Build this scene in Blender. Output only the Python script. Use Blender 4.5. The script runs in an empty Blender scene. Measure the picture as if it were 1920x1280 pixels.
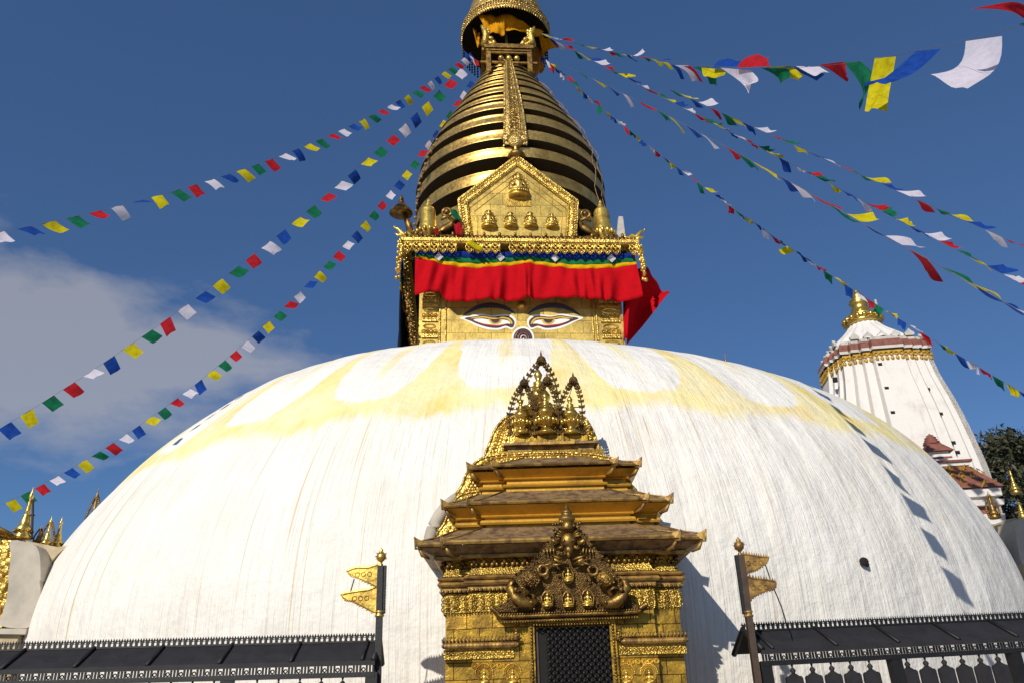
import bpy, math, random
import numpy as np
from mathutils import Vector, Matrix
rng = random.Random(7)
SC = bpy.context.scene
COL = SC.collection
R_ = math.radians

# ---------------------------------------------------------------- camera
F = 1493.0
TH, RO = R_(24.7), R_(1.6)
cR0 = Vector((1, 0, 0)); FW = Vector((0, math.cos(TH), math.sin(TH))); cU0 = Vector((0, -math.sin(TH), math.cos(TH)))
CU = cU0*math.cos(RO) + cR0*math.sin(RO); CR = cR0*math.cos(RO) - cU0*math.sin(RO)
CAM = Vector((0, 0, 1.6))
cd = bpy.data.cameras.new('camera'); cam = bpy.data.objects.new('camera', cd); COL.objects.link(cam)
cd.sensor_width = 36; cd.lens = F/1920*36; cd.clip_start = .05; cd.clip_end = 5000
m3 = Matrix((CR, CU, -FW)).transposed()
cam.matrix_world = Matrix.Translation(CAM) @ m3.to_4x4()
SC.camera = cam

def ray(px, py): return FW + CR*((px-960)/F) - CU*((py-640)/F)
def atd(px, py, d): return CAM + ray(px, py)*d
def aty(px, py, y):
    r = ray(px, py); return CAM + r*(y/r.y)

# ---------------------------------------------------------------- sky, sun, exposure
SUN_AZ, SUN_EL = R_(-24.5), R_(29)
sdir = Vector((math.sin(SUN_AZ)*math.cos(SUN_EL), -math.cos(SUN_AZ)*math.cos(SUN_EL), math.sin(SUN_EL)))
w = bpy.data.worlds.new('World'); SC.world = w; w.use_nodes = True
nt = w.node_tree; N = nt.nodes; Lk = nt.links; N.clear()
out = N.new('ShaderNodeOutputWorld'); bg = N.new('ShaderNodeBackground'); bg.inputs[1].default_value = .1
sky = N.new('ShaderNodeTexSky'); sky.sky_type = 'NISHITA'; sky.sun_disc = False
sky.sun_elevation = SUN_EL; sky.sun_rotation = math.atan2(sdir.x, sdir.y)
sky.altitude = 1400; sky.air_density = 1.0; sky.dust_density = .25; sky.ozone_density = 4.0
tc = N.new('ShaderNodeTexCoord')
def wm(op, a, b=None, clamp=False):
    n = N.new('ShaderNodeMath'); n.operation = op; n.use_clamp = clamp
    for i, v in enumerate((a, b)):
        if v is None: continue
        if isinstance(v, (int, float)): n.inputs[i].default_value = v
        else: Lk.new(v, n.inputs[i])
    return n.outputs[0]
sep = N.new('ShaderNodeSeparateXYZ'); Lk.new(tc.outputs['Generated'], sep.inputs[0])
azn = wm('ARCTAN2', sep.outputs[0], sep.outputs[1]); eln = wm('ARCSINE', sep.outputs[2])
def cloud_blob(azd, eld, wa, we):
    a = wm('DIVIDE', wm('SUBTRACT', azn, R_(azd)), R_(wa)); e = wm('DIVIDE', wm('SUBTRACT', eln, R_(eld)), R_(we))
    return wm('SUBTRACT', 1.0, wm('SQRT', wm('ADD', wm('MULTIPLY', a, a), wm('MULTIPLY', e, e))))
def azel(px, py):
    r = ray(px, py); return math.degrees(math.atan2(r.x, r.y)), math.degrees(math.atan2(r.z, math.hypot(r.x, r.y)))
a1, e1 = azel(20, 690); a2, e2 = azel(330, 690); a3, e3 = azel(-60, 620)
bl = wm('MAXIMUM', wm('MAXIMUM', cloud_blob(a1, e1, 20, 6.5), cloud_blob(a2, e2, 10, 3.6)), cloud_blob(a3, e3, 15, 6.5))
ns = N.new('ShaderNodeTexNoise'); ns.inputs['Scale'].default_value = 5.5; ns.inputs['Detail'].default_value = 9; ns.inputs['Roughness'].default_value = .55
mp = N.new('ShaderNodeMapping'); mp.inputs['Scale'].default_value = (1, 1, 2.2); Lk.new(tc.outputs['Generated'], mp.inputs[0]); Lk.new(mp.outputs[0], ns.inputs['Vector'])
cm = wm('MULTIPLY', wm('ADD', bl, wm('MULTIPLY', wm('SUBTRACT', ns.outputs[0], .5), 2.3)), 1.9, True)
cm = wm('MULTIPLY', wm('MINIMUM', cm, 1.0), .54)
mx = N.new('ShaderNodeMix'); mx.data_type = 'RGBA'; Lk.new(cm, mx.inputs[0])
tn = N.new('ShaderNodeMix'); tn.data_type = 'RGBA'; tn.blend_type = 'MULTIPLY'; tn.inputs[0].default_value = 1; tn.inputs[7].default_value = (.74, .90, 1.02, 1); Lk.new(sky.outputs[0], tn.inputs[6]); fl_ = N.new('ShaderNodeMix'); fl_.data_type = 'RGBA'; fl_.inputs[0].default_value = .4; fl_.inputs[7].default_value = (.50, 1.10, 2.65, 1); Lk.new(tn.outputs[2], fl_.inputs[6]); Lk.new(fl_.outputs[2], mx.inputs[6]); mx.inputs[7].default_value = (4.6, 4.5, 4.6, 1)
Lk.new(mx.outputs[2], bg.inputs[0]); Lk.new(bg.outputs[0], out.inputs[0])
ld = bpy.data.lights.new('sun', 'SUN'); ld.energy = 4.3; ld.angle = R_(.5); ld.color = (1, .94, .84)
sun = bpy.data.objects.new('sun', ld); COL.objects.link(sun); sun.rotation_euler = (-sdir).to_track_quat('-Z', 'Y').to_euler()
sun.location = (-10, -20, 30)
SC.view_settings.view_transform = 'Standard'; SC.view_settings.look = 'None'; SC.view_settings.gamma = 1; SC.view_settings.exposure = .03
SC.view_settings.use_curve_mapping = False
SC.cycles.max_bounces = 6

# ---------------------------------------------------------------- materials
class Mat:
    def __init__(s, name):
        s.m = bpy.data.materials.new(name); s.m.use_nodes = True; s.nt = s.m.node_tree; s.N = s.nt.nodes; s.L = s.nt.links
        s.b = s.N['Principled BSDF']; s.o = s.N['Material Output']; s.tc = s.N.new('ShaderNodeTexCoord')
    def set(s, **k):
        for a, v in k.items(): s.b.inputs[a.replace('_', ' ')].default_value = v
        return s
    def inp(s, sock, v):
        if isinstance(v, (int, float)): sock.default_value = v
        elif isinstance(v, tuple): sock.default_value = v if len(v) == 4 or sock.type != 'RGBA' else (*v, 1)
        else: s.L.new(v, sock)
    def math(s, op, a, b=None, c=None, clamp=False):
        n = s.N.new('ShaderNodeMath'); n.operation = op; n.use_clamp = clamp
        for i, v in enumerate((a, b, c)):
            if v is not None: s.inp(n.inputs[i], v)
        return n.outputs[0]
    def noise(s, scale, detail=4, rough=.5, vec=None, mapscale=None, dist=0):
        n = s.N.new('ShaderNodeTexNoise'); n.inputs['Scale'].default_value = scale; n.inputs['Detail'].default_value = detail
        n.inputs['Roughness'].default_value = rough; n.inputs['Distortion'].default_value = dist
        v = vec or s.tc.outputs['Object']
        if mapscale:
            mp = s.N.new('ShaderNodeMapping'); mp.inputs['Scale'].default_value = mapscale; s.L.new(v, mp.inputs[0]); v = mp.outputs[0]
        s.L.new(v, n.inputs['Vector']); return n.outputs[0]
    def ramp(s, v, a, b, c0=0., c1=1.):
        n = s.N.new('ShaderNodeMapRange'); n.interpolation_type = 'SMOOTHSTEP'; s.L.new(v, n.inputs[0])
        n.inputs[1].default_value = a; n.inputs[2].default_value = b; n.inputs[3].default_value = c0; n.inputs[4].default_value = c1
        return n.outputs[0]
    def mix(s, f, a, b, typ='MIX'):
        n = s.N.new('ShaderNodeMix'); n.data_type = 'RGBA'; n.blend_type = typ
        s.inp(n.inputs[0], f); s.inp(n.inputs[6], a); s.inp(n.inputs[7], b); return n.outputs[2]
    def bump(s, h, strength=.3, dist=.02, prev=None):
        n = s.N.new('ShaderNodeBump'); n.inputs['Strength'].default_value = strength; n.inputs['Distance'].default_value = dist
        s.L.new(h, n.inputs['Height'])
        if prev: s.L.new(prev, n.inputs['Normal'])
        s.L.new(n.outputs[0], s.b.inputs['Normal']); return n.outputs[0]
    def col(s, v): s.inp(s.b.inputs['Base Color'], v)
    def voro(s, scale, feature='F1', rnd=1.):
        n = s.N.new('ShaderNodeTexVoronoi'); n.inputs['Scale'].default_value = scale; n.feature = feature
        n.inputs['Randomness'].default_value = rnd
        s.L.new(s.tc.outputs['Object'], n.inputs['Vector']); return n.outputs[0]

def gold_mat(name, base, dark, rough=.36, metal=.8, stain=(.42, .66), nsc=3., bump=.25, bsc=12., emb=0, embsc=40, brick=None):
    m = Mat(name); m.set(Metallic=metal, Roughness=rough)
    n1 = m.noise(nsc, 6, .6); st = m.ramp(n1, *stain)
    c = m.mix(st, base, dark)
    n2 = m.noise(nsc*9, 4, .6); c = m.mix(m.ramp(n2, .55, .75, 0, .45), c, dark)
    nb = None
    if brick:
        sx, sz, ox = brick
        mp = m.N.new('ShaderNodeMapping'); m.L.new(m.tc.outputs['Object'], mp.inputs[0]); mp.inputs['Rotation'].default_value = (R_(90), 0, 0); mp.inputs['Location'].default_value = (ox, 0, 0)
        bt = m.N.new('ShaderNodeTexBrick'); m.L.new(mp.outputs[0], bt.inputs['Vector']); bt.inputs['Scale'].default_value = 1
        bt.inputs['Brick Width'].default_value = sx; bt.inputs['Row Height'].default_value = sz; bt.inputs['Mortar Size'].default_value = .006; bt.inputs['Mortar Smooth'].default_value = .3
        bt.inputs['Color1'].default_value = (1, 1, 1, 1); bt.inputs['Color2'].default_value = (.72, .74, .7, 1); bt.inputs['Mortar'].default_value = (.22, .15, .06, 1)
        c = m.mix(1., c, bt.outputs[0], 'MULTIPLY')
        nb = m.bump(bt.outputs[1], -.6, .01)
    m.col(c)
    nb = m.bump(m.noise(bsc, 5, .6), bump, .02, nb)
    if emb: m.bump(m.voro(embsc), emb, .02, nb)
    m.inp(m.b.inputs['Roughness'], m.ramp(n2, .3, .7, rough-.06, rough+.16))
    return m.m
M = {}
M['gold'] = gold_mat('bright_gilding', (.86, .60, .13), (.42, .25, .05), .3)
M['gold_tile'] = gold_mat('gilded_sheet_tiles', (.74, .52, .13), (.40, .27, .07), .42, .65, (.4, .72), 2.2, .45, 5., brick=(.62, .33, .1))
M['gold_tile_small'] = gold_mat('gilded_sheet_small_tiles', (.52, .31, .035), (.24, .135, .02), .4, .7, (.35, .65), 5, .5, 12., brick=(.26, .155, .05))
M['gold_emb'] = gold_mat('embossed_gilding', (.74, .51, .12), (.32, .19, .04), .36, .8, (.4, .7), 6, .3, 20, .5, 34)
M['gold_fine'] = gold_mat('fine_embossed_gilding', (.50, .33, .06), (.22, .13, .03), .36, .8, (.4, .7), 7, .3, 30, .5, 60)
M['gold_band'] = gold_mat('spire_band_gilding', (.74, .47, .13), (.44, .26, .065), .33, .85, (.42, .72), 1.4, .35, 3.2)
M['gold_old'] = gold_mat('tarnished_gilding', (.36, .215, .05), (.13, .07, .022), .38, .8, (.35, .65), 9, .3, 40)
M['gold_ground'] = gold_mat('dark_carved_ground', (.20, .115, .03), (.08, .045, .015), .45, .7, (.35, .65), 10, .3, 30, .6, 80)
M['gold_pot'] = gold_mat('smooth_aged_gilding', (.64, .43, .10), (.34, .21, .04), .26, .85, (.45, .75), 4, .12, 12)
M['gold_mid'] = gold_mat('dull_embossed_gilding', (.60, .42, .13), (.28, .17, .05), .36, .8, (.4, .7), 7, .3, 30, .8, 30)
M['gold_soffit'] = gold_mat('amber_gilding', (.55, .30, .03), (.30, .16, .02), .45, .5, (.45, .7), 3, .2, 10)
M['copper'] = gold_mat('weathered_copper_roof', (.31, .20, .09), (.12, .07, .04), .6, .35, (.38, .68), 11, .5, 26)
M['copper_edge'] = gold_mat('worn_gilt_edge', (.44, .27, .07), (.20, .11, .04), .45, .6, (.4, .6), 9, .25, 18)
def plain(name, c, rough=.7, metal=0., var=.3, nsc=6, bump=.15, bsc=30):
    m = Mat(name); m.set(Roughness=rough, Metallic=metal)
    n = m.noise(nsc, 6, .6); m.col(m.mix(m.ramp(n, .35, .7), c, tuple(x*(1-var) for x in c)))
    m.bump(m.noise(bsc, 4), bump, .01); return m.m
M['black'] = plain('dark_core_and_shade', (.018, .014, .010), .9)  # dark core; also paints the shade under rings, eave and crown
M['iron'] = plain('black_painted_iron', (.006, .0055, .006), .6, 0, .4, 9, .25)
M['iron_roof'] = plain('dusty_iron_sheet', (.018, .016, .018), .75, 0, .45, 7, .3, 20)
M['wood'] = plain('dark_brown_wood', (.06, .035, .02), .6, 0, .4, 12)
M['plaster'] = plain('aged_white_plaster', (.47, .42, .34), .85, 0, .25, 2.5, .4, 6)
M['plaster_dirty'] = plain('stained_plaster', (.50, .40, .25), .88, 0, .35, 3, .3, 8)
M['ochre'] = plain('ochre_yellow_band', (.55, .33, .04), .6, .2, .45, 8, .8, 22)
M['brick_red'] = plain('red_painted_moulding', (.24, .085, .06), .8, 0, .4, 7, .3, 30)
M['lead'] = plain('grey_weathered_dome', (.50, .47, .42), .8, 0, .35, 4, .3, 16)
M['bark'] = plain('bark', (.09, .065, .045), .9)
# white limewash of the temple
def temple_white():
    m = Mat('limewashed_temple'); m.set(Roughness=.85)
    n = m.noise(1.2, 7, .65); n2 = m.noise(2.0, 5, .6, mapscale=(3.5, 3.5, .4))
    c = m.mix(m.ramp(n, .5, .78), (.68, .65, .61), (.50, .45, .39)); c = m.mix(m.ramp(n2, .56, .76, 0, .55), c, (.52, .42, .36))
    m.col(c); m.bump(m.noise(9, 5), .3, .03); return m.m
M['temple'] = temple_white()
def leaf(name, c1, c2):
    m = Mat(name); m.set(Roughness=.6); m.col(m.mix(m.ramp(m.noise(1.3, 4), .35, .65), c1, c2)); return m.m
M['leaf'] = leaf('dark_foliage', (.028, .036, .014), (.06, .055, .024))
def cloth(name, c, tr=.35, var=.35):
    m = Mat(name); m.set(Roughness=.9, Specular_IOR_Level=.08)
    n = m.noise(9, 6, .65); cc = m.mix(m.ramp(n, .35, .75), c, tuple(x*(1-var) for x in c)); m.col(cc)
    t = m.N.new('ShaderNodeBsdfTranslucent'); m.L.new(cc, t.inputs[0]); x = m.N.new('ShaderNodeMixShader'); x.inputs[0].default_value = tr
    m.L.new(m.b.outputs[0], x.inputs[1]); m.L.new(t.outputs[0], x.inputs[2]); m.L.new(x.outputs[0], m.o.inputs[0])
    m.bump(m.noise(60, 3), .15, .005); return m.m
M['c_red'] = cloth('red_cloth', (.50, .004, .010), .12, .15)
M['c_blue'] = cloth('navy_cloth', (.008, .03, .22), .05); M['c_green'] = cloth('green_cloth', (.01, .15, .05), .05); M['c_yellow'] = cloth('golden_yellow_cloth', (.72, .40, .004), .12)
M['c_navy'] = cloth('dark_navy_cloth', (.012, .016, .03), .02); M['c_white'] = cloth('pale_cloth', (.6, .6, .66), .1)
M['c_saffron'] = cloth('saffron_cloth', (.85, .40, .01), .35, .35); M['c_orange'] = cloth('faded_orange_cloth', (.62, .30, .05), .35, .3)
M['f_blue'] = cloth('blue_flag_cloth', (.015, .07, .36), .4); M['f_white'] = cloth('white_flag_cloth', (.68, .64, .74), .4, .15); M['f_red'] = cloth('red_flag_cloth', (.52, .02, .03), .4)
M['f_green'] = cloth('green_flag_cloth', (.012, .17, .08), .4); M['f_yellow'] = cloth('yellow_flag_cloth', (.66, .56, .012), .4)
M['cord'] = plain('thin_cord', (.12, .11, .12), .8)
def flat(name, c, rough=.45):
    m = Mat(name); m.set(Roughness=rough); n = m.noise(22, 4); m.col(m.mix(m.ramp(n, .4, .8, 0, .4), c, tuple(x*.7 for x in c))); return m.m
M['p_white'] = flat('white_enamel', (.80, .78, .72)); M['p_dark'] = flat('dark_maroon_enamel', (.045, .018, .022)); M['p_grey'] = flat('slate_black_paint', (.04, .038, .05))
M['p_red'] = flat('red_paint', (.45, .04, .03)); M['p_gold'] = flat('yellow_iris_paint', (.60, .36, .03)); M['p_maroon'] = flat('brown_maroon_paint', (.16, .05, .035)); M['p_orange'] = flat('vermilion_stain', (.50, .20, .03))
M['p_blue'] = flat('pale_blue_paint', (.35, .55, .68)); M['hole'] = flat('dark_hollow', (.008, .007, .006), .9)
# ground paving
def ground_mat():
    m = Mat('stone_paving'); m.set(Roughness=.85)
    bt = m.N.new('ShaderNodeTexBrick'); m.L.new(m.tc.outputs['Object'], bt.inputs['Vector']); bt.inputs['Scale'].default_value = 1.6
    bt.inputs['Color1'].default_value = (.30, .25, .20, 1); bt.inputs['Color2'].default_value = (.24, .20, .17, 1); bt.inputs['Mortar'].default_value = (.1, .09, .08, 1); bt.inputs['Mortar Size'].default_value = .015
    m.col(m.mix(m.ramp(m.noise(.6, 6), .4, .7, 0, .5), bt.outputs[0], (.36, .32, .28))); m.bump(bt.outputs[1], -.3, .01); return m.m
M['ground'] = ground_mat()
# white dome: limewash, poured saffron lobes, run-off streaks (all stains with their own shape, in the surface's own u/v)
def dome_mat():
    m = Mat('limewashed_dome'); m.set(Roughness=.8)
    uv = m.N.new('ShaderNodeUVMap').outputs[0]; sx = m.N.new('ShaderNodeSeparateXYZ'); m.L.new(uv, sx.inputs[0]); u, v = sx.outputs[0], sx.outputs[1]
    def uvnoise(su, sv, d=4, r=.55, off=0.):
        cb = m.N.new('ShaderNodeCombineXYZ'); m.L.new(m.math('MULTIPLY', u, su), cb.inputs[0]); m.L.new(m.math('MULTIPLY', v, sv), cb.inputs[1]); cb.inputs[2].default_value = off
        n = m.N.new('ShaderNodeTexNoise'); n.inputs['Scale'].default_value = 1; n.inputs['Detail'].default_value = d; n.inputs['Roughness'].default_value = r
        m.L.new(cb.outputs[0], n.inputs['Vector']); return n.outputs[0]
    # lobe number and position inside it
    wob = m.math('MULTIPLY', m.math('SUBTRACT', uvnoise(2.2, 10, 6, .6), .5), .15)
    uw = m.math('ADD', u, wob)
    a = m.math('ABSOLUTE', m.math('SUBTRACT', m.math('FRACT', m.math('ADD', uw, .5)), .5))   # 0 centre .. .5 boundary
    lob = m.math('MULTIPLY', uvnoise(.9, 0.01, 1, .5, 3.3), 1.0)
    tb = m.math('ADD', m.math('ADD', .338, m.math('MULTIPLY', m.math('POWER', m.math('DIVIDE', a, .425), 5), .16)), m.math('MULTIPLY', m.math('SUBTRACT', lob, .5), .05))
    vv = m.math('ADD', v, m.math('MULTIPLY', m.math('SUBTRACT', uvnoise(9, 26, 7, .65), .5), .032))
    inside = m.ramp(m.math('SUBTRACT', vv, tb), -.003, .006)
    lowe = m.math('SUBTRACT', m.math('ADD', .317, m.math('MULTIPLY', m.math('SUBTRACT', uvnoise(34, 1.0, 5, .65), .5), .045)), m.math('MULTIPLY', a, .03))
    below = m.ramp(m.math('SUBTRACT', vv, lowe), -.014, .009)
    yel = m.math('MULTIPLY', below, m.math('SUBTRACT', 1.0, inside))
    # splash at the middle of each lobe's top
    ac = m.math('MULTIPLY', m.ramp(a, .03, .085, 1, 0), m.ramp(m.math('ADD', v, m.math('MULTIPLY', uvnoise(34, 1.4, 3), .14)), .47, .52))
    drip = m.math('MULTIPLY', m.math('MULTIPLY', m.ramp(a, .06, .11, 1, 0), m.ramp(uvnoise(60, 1.5, 2), .56, .62)), m.ramp(v, .36, .42))
    yel2 = m.math('MAXIMUM', yel, m.math('MULTIPLY', m.math('MAXIMUM', ac, m.math('MULTIPLY', drip, .8)), .7))
    dens = m.ramp(uvnoise(3, 12, 6, .6, 7.7), .3, .65, .6, 1.)
    yelf = m.math('MULTIPLY', yel2, dens)
    c = m.mix(m.ramp(m.noise(.8, 7, .6), .35, .75, 0, .8), (.82, .79, .73), (.74, .70, .61))
    # grey run-off streaks, stronger low down
    s1 = uvnoise(60, 3.5, 5, .65, 1.); s2 = uvnoise(170, 7, 4, .6, 2.); s3 = uvnoise(14, 1.6, 5, .6, 4.)
    low = m.ramp(v, .02, .30, 1., .5)
    c = m.mix(m.math('MULTIPLY', m.math('MULTIPLY', m.ramp(s2, .54, .66), low), .58), c, (.40, .37, .33))
    c = m.mix(m.math('MULTIPLY', m.math('MULTIPLY', m.ramp(s1, .56, .70), low), .40), c, (.50, .44, .36))
    c = m.mix(m.math('MULTIPLY', m.math('MULTIPLY', m.ramp(s3, .58, .75), m.ramp(v, .04, .14, 1, 0)), .6), c, (.42, .36, .29))
    gr = m.ramp(uvnoise(160, 55, 4, .7, 13.), .48, .62); c = m.mix(m.math('MULTIPLY', gr, m.ramp(v, .30, .36, .24, .0)), c, (.52, .48, .42))
    # rusty drips below the saffron band
    dr = m.math('MULTIPLY', m.math('MULTIPLY', m.ramp(uvnoise(95, 6.5, 5, .7, 5.), .54, .66), m.ramp(v, .16, .31, 0, 1)), m.math('SUBTRACT', 1.0, below))
    dr2 = m.math('MULTIPLY', m.math('MULTIPLY', m.ramp(uvnoise(42, 1.6, 3, .6, 9.), .60, .66), m.ramp(uvnoise(5, 2, 2, .5, 2.5), .45, .6)), m.math('SUBTRACT', 1.0, below))
    c = m.mix(m.math('MULTIPLY', m.math('MAXIMUM', dr, dr2), .75), c, (.55, .36, .14))
    yc = m.mix(m.ramp(uvnoise(4, 14, 6, .6, 11.), .45, .72), (.83, .71, .31), (.80, .57, .14))
    c = m.mix(yelf, c, yc); m.col(c)
    h = m.math('ADD', m.math('MULTIPLY', s2, .6), m.math('ADD', s1, m.math('MULTIPLY', m.noise(30, 4), .25)))
    nb = m.bump(h, .45, .035); nb = m.bump(uvnoise(9, 7, 4, .5, 6.), .35, .12, nb); m.bump(m.noise(1.1, 5, .55), .35, .35, nb)
    return m.m
M['dome'] = dome_mat()

# ---------------------------------------------------------------- mesh builder
class MB:
    def __init__(s): s.v = []; s.f = []; s.mi = []; s.sm = []; s.cur = 0
    def add(s, vs, fs, smooth=False):
        o = len(s.v); s.v += [tuple(x) for x in vs]
        for f in fs: s.f.append([i+o for i in f]); s.mi.append(s.cur); s.sm.append(smooth)
        return s
    def box(s, x0, x1, y0, y1, z0, z1):
        return s.add([(x0,y0,z0),(x1,y0,z0),(x1,y1,z0),(x0,y1,z0),(x0,y0,z1),(x1,y0,z1),(x1,y1,z1),(x0,y1,z1)],
              [(0,3,2,1),(4,5,6,7),(0,1,5,4),(1,2,6,5),(2,3,7,6),(3,0,4,7)])
    def lathe(s, prof, c=(0,0,0), n=16, axis=None, smooth=True, sx=1., sy=1.):
        vs = []; fs = []; q = axis
        for r, z in prof:
            for k in range(n):
                a = 2*math.pi*k/n; p = Vector((r*math.cos(a)*sx, r*math.sin(a)*sy, z))
                if q is not None: p = q @ p
                vs.append(p + Vector(c))
        for i in range(len(prof)-1):
            for k in range(n): fs.append((i*n+k, i*n+(k+1)%n, (i+1)*n+(k+1)%n, (i+1)*n+k))
        if prof[0][0] > 1e-4: fs.append(tuple(reversed(range(n))))
        if prof[-1][0] > 1e-4: fs.append(tuple((len(prof)-1)*n+k for k in range(n)))
        return s.add(vs, fs, smooth)
    def ball(s, c, r, sx=1., sy=1., sz=1., n=8, m=5):
        vs = [(c[0], c[1], c[2]-r*sz)]; fs = []
        for i in range(1, m):
            t = math.pi*i/m
            for k in range(n):
                a = 2*math.pi*k/n; vs.append((c[0]+r*sx*math.sin(t)*math.cos(a), c[1]+r*sy*math.sin(t)*math.sin(a), c[2]-r*sz*math.cos(t)))
        vs.append((c[0], c[1], c[2]+r*sz)); L = len(vs)-1
        for k in range(n): fs.append((0, 1+(k+1)%n, 1+k)); fs.append((L, L-n+k, L-n+(k+1)%n))
        for i in range(m-2):
            for k in range(n): fs.append((1+i*n+k, 1+i*n+(k+1)%n, 1+(i+1)*n+(k+1)%n, 1+(i+1)*n+k))
        return s.add(vs, fs, True)
    def tube(s, pts, r, n=6, closed=False, cap=True):
        P = [Vector(p) for p in pts]; K = len(P); rs = r if isinstance(r, (list, tuple)) else [r]*K
        vs = []; fs = []; up = Vector((0, 0, 1))
        for i in range(K):
            if closed: t = P[(i+1) % K] - P[i-1]
            else: t = P[min(i+1, K-1)] - P[max(i-1, 0)]
            t.normalize(); u = up if abs(t.z) < .92 else Vector((0, 1, 0))
            a = t.cross(u).normalized(); b = a.cross(t)
            for k in range(n):
                g = 2*math.pi*k/n; vs.append(P[i] + a*math.cos(g)*rs[i] + b*math.sin(g)*rs[i])
        for i in range(K if closed else K-1):
            j = (i+1) % K
            for k in range(n): fs.append((i*n+k, i*n+(k+1)%n, j*n+(k+1)%n, j*n+k))
        if not closed and cap: fs.append(tuple(reversed(range(n)))); fs.append(tuple((K-1)*n+k for k in range(n)))
        return s.add(vs, fs, n > 4)
    def torus(s, c, R, r, n=14, m=5, plane='xz', sx=1., sz=1.):
        pts = []
        for k in range(n):
            a = 2*math.pi*k/n
            pts.append((c[0]+R*sx*math.cos(a), c[1], c[2]+R*sz*math.sin(a)) if plane == 'xz' else (c[0]+R*math.cos(a), c[1]+R*math.sin(a), c[2]))
        return s.tube(pts, r, m, closed=True)
    def prism(s, pts, y0, y1):      # outline in x,z extruded along y
        n = len(pts); A = sum(pts[i][0]*pts[(i+1)%n][1]-pts[(i+1)%n][0]*pts[i][1] for i in range(n))
        if A < 0: pts = pts[::-1]
        vs = [(x, y0, z) for x, z in pts] + [(x, y1, z) for x, z in pts]
        fs = [tuple(range(n)), tuple(reversed(range(n, 2*n)))] + [(i, i+n, (i+1)%n+n, (i+1)%n) for i in range(n)]
        return s.add(vs, fs)
    def grid(s, P, smooth=True, closed_u=False):
        nv, nu = len(P), len(P[0]); vs = [p for r in P for p in r]; fs = []
        for i in range(nv-1):
            for k in range(nu if closed_u else nu-1): fs.append((i*nu+k, i*nu+(k+1)%nu, (i+1)*nu+(k+1)%nu, (i+1)*nu+k))
        return s.add(vs, fs, smooth)
    def build(s, name, mats, parent=None, tri=False):
        me = bpy.data.meshes.new(name); me.from_pydata(s.v, [], s.f)
        if not isinstance(mats, (list, tuple)): mats = [mats]
        for m in mats: me.materials.append(M[m])
        me.polygons.foreach_set('material_index', s.mi); me.polygons.foreach_set('use_smooth', s.sm)
        me.validate(); me.update()
        o = bpy.data.objects.new(name, me); COL.objects.link(o)
        if parent is not None: o.parent = parent
        return o

def tag(o, label=None, cat=None, group=None, kind=None):
    if label: o['label'] = label
    if cat: o['category'] = cat
    if group: o['group'] = group
    if kind: o['kind'] = kind
    return o
def empty(name, loc, yaw=0.):
    o = bpy.data.objects.new(name, None); COL.objects.link(o); o.location = loc; o.rotation_euler = (0, 0, yaw); o.empty_display_size = .3; return o
class Fr:                       # a thing's own frame: turns a measured sight line into local x,z on a plane of the thing
    def __init__(s, ox, oy, oz=0., yaw=0.):
        s.o = Vector((ox, oy, oz)); s.yaw = yaw; s.m = Matrix.Rotation(-yaw, 3, 'Z')
    def __call__(s, px, py, yl):
        c = s.m @ (CAM - s.o); r = s.m @ ray(px, py); t = (yl-c.y)/r.y; p = c + r*t; return p.x, p.z
def smooth_poly(pts, k=5, closed=True):
    n = len(pts); o = []
    for i in range(n if closed else n-1):
        p = [pts[(i+j-1) % n] if closed else pts[min(max(i+j-1, 0), n-1)] for j in range(4)]
        for q in range(k):
            t = q/k; o.append(tuple(.5*((2*p[1][d])+(-p[0][d]+p[2][d])*t+(2*p[0][d]-5*p[1][d]+4*p[2][d]-p[3][d])*t*t+(-p[0][d]+3*p[1][d]-3*p[2][d]+p[3][d])*t**3) for d in range(len(pts[0]))))
    if not closed: o.append(tuple(pts[-1]))
    return o

# ---------------------------------------------------------------- ground
g = MB(); g.grid([[(x, y, 0) for x in (-900, -60, -20, 0, 20, 60, 900)] for y in (-900, -60, 0, 20, 60, 900)], False)
tag(g.build('ground', 'ground'), kind='structure')

# ================================================================= STUPA
AX, AY, TYAW = .07, 19.3, R_(4.2)
stupa = empty('stupa', (AX, AY, 0), TYAW)
tag(stupa, 'great white domed stupa with gilded tower of painted eyes and ringed gold spire', 'stupa')
TF = Fr(AX, AY, 0, TYAW)
# dome surface (slightly uneven solid of revolution)
K = 8; PP = [.1581, 19.2034, .9735, 1.0185, 1.0154, 1.0181, 1.0388, 1.0162, .9892, .9607, .9784, 1.0084, 1.0217, 1.024, .9922, .9561, .9243, .8941]
def lag(sv, t):
    i = min(int(t*(K-1)), K-2); w_ = t*(K-1)-i; q = [sv[min(max(i+j-1, 0), K-1)] for j in range(4)]
    return .5*((2*q[1])+(-q[0]+q[2])*w_+(2*q[0]-5*q[1]+4*q[2]-q[3])*w_**2+(-q[0]+3*q[1]-3*q[2]+q[3])*w_**3)
def dome_pt(t, az):
    a = t*(math.pi/2-.03); rr = 10*math.cos(a)**(2/2.05); z = 8.8*math.sin(a)**(2/3.)
    wr = (1+math.cos(az))/2; sc = lag(PP[2:10], t)*(1-wr)+lag(PP[10:18], t)*wr
    return Vector((PP[0]+sc*rr*math.cos(az), PP[1]+sc*rr*math.sin(az), sc*z*.994))
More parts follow.
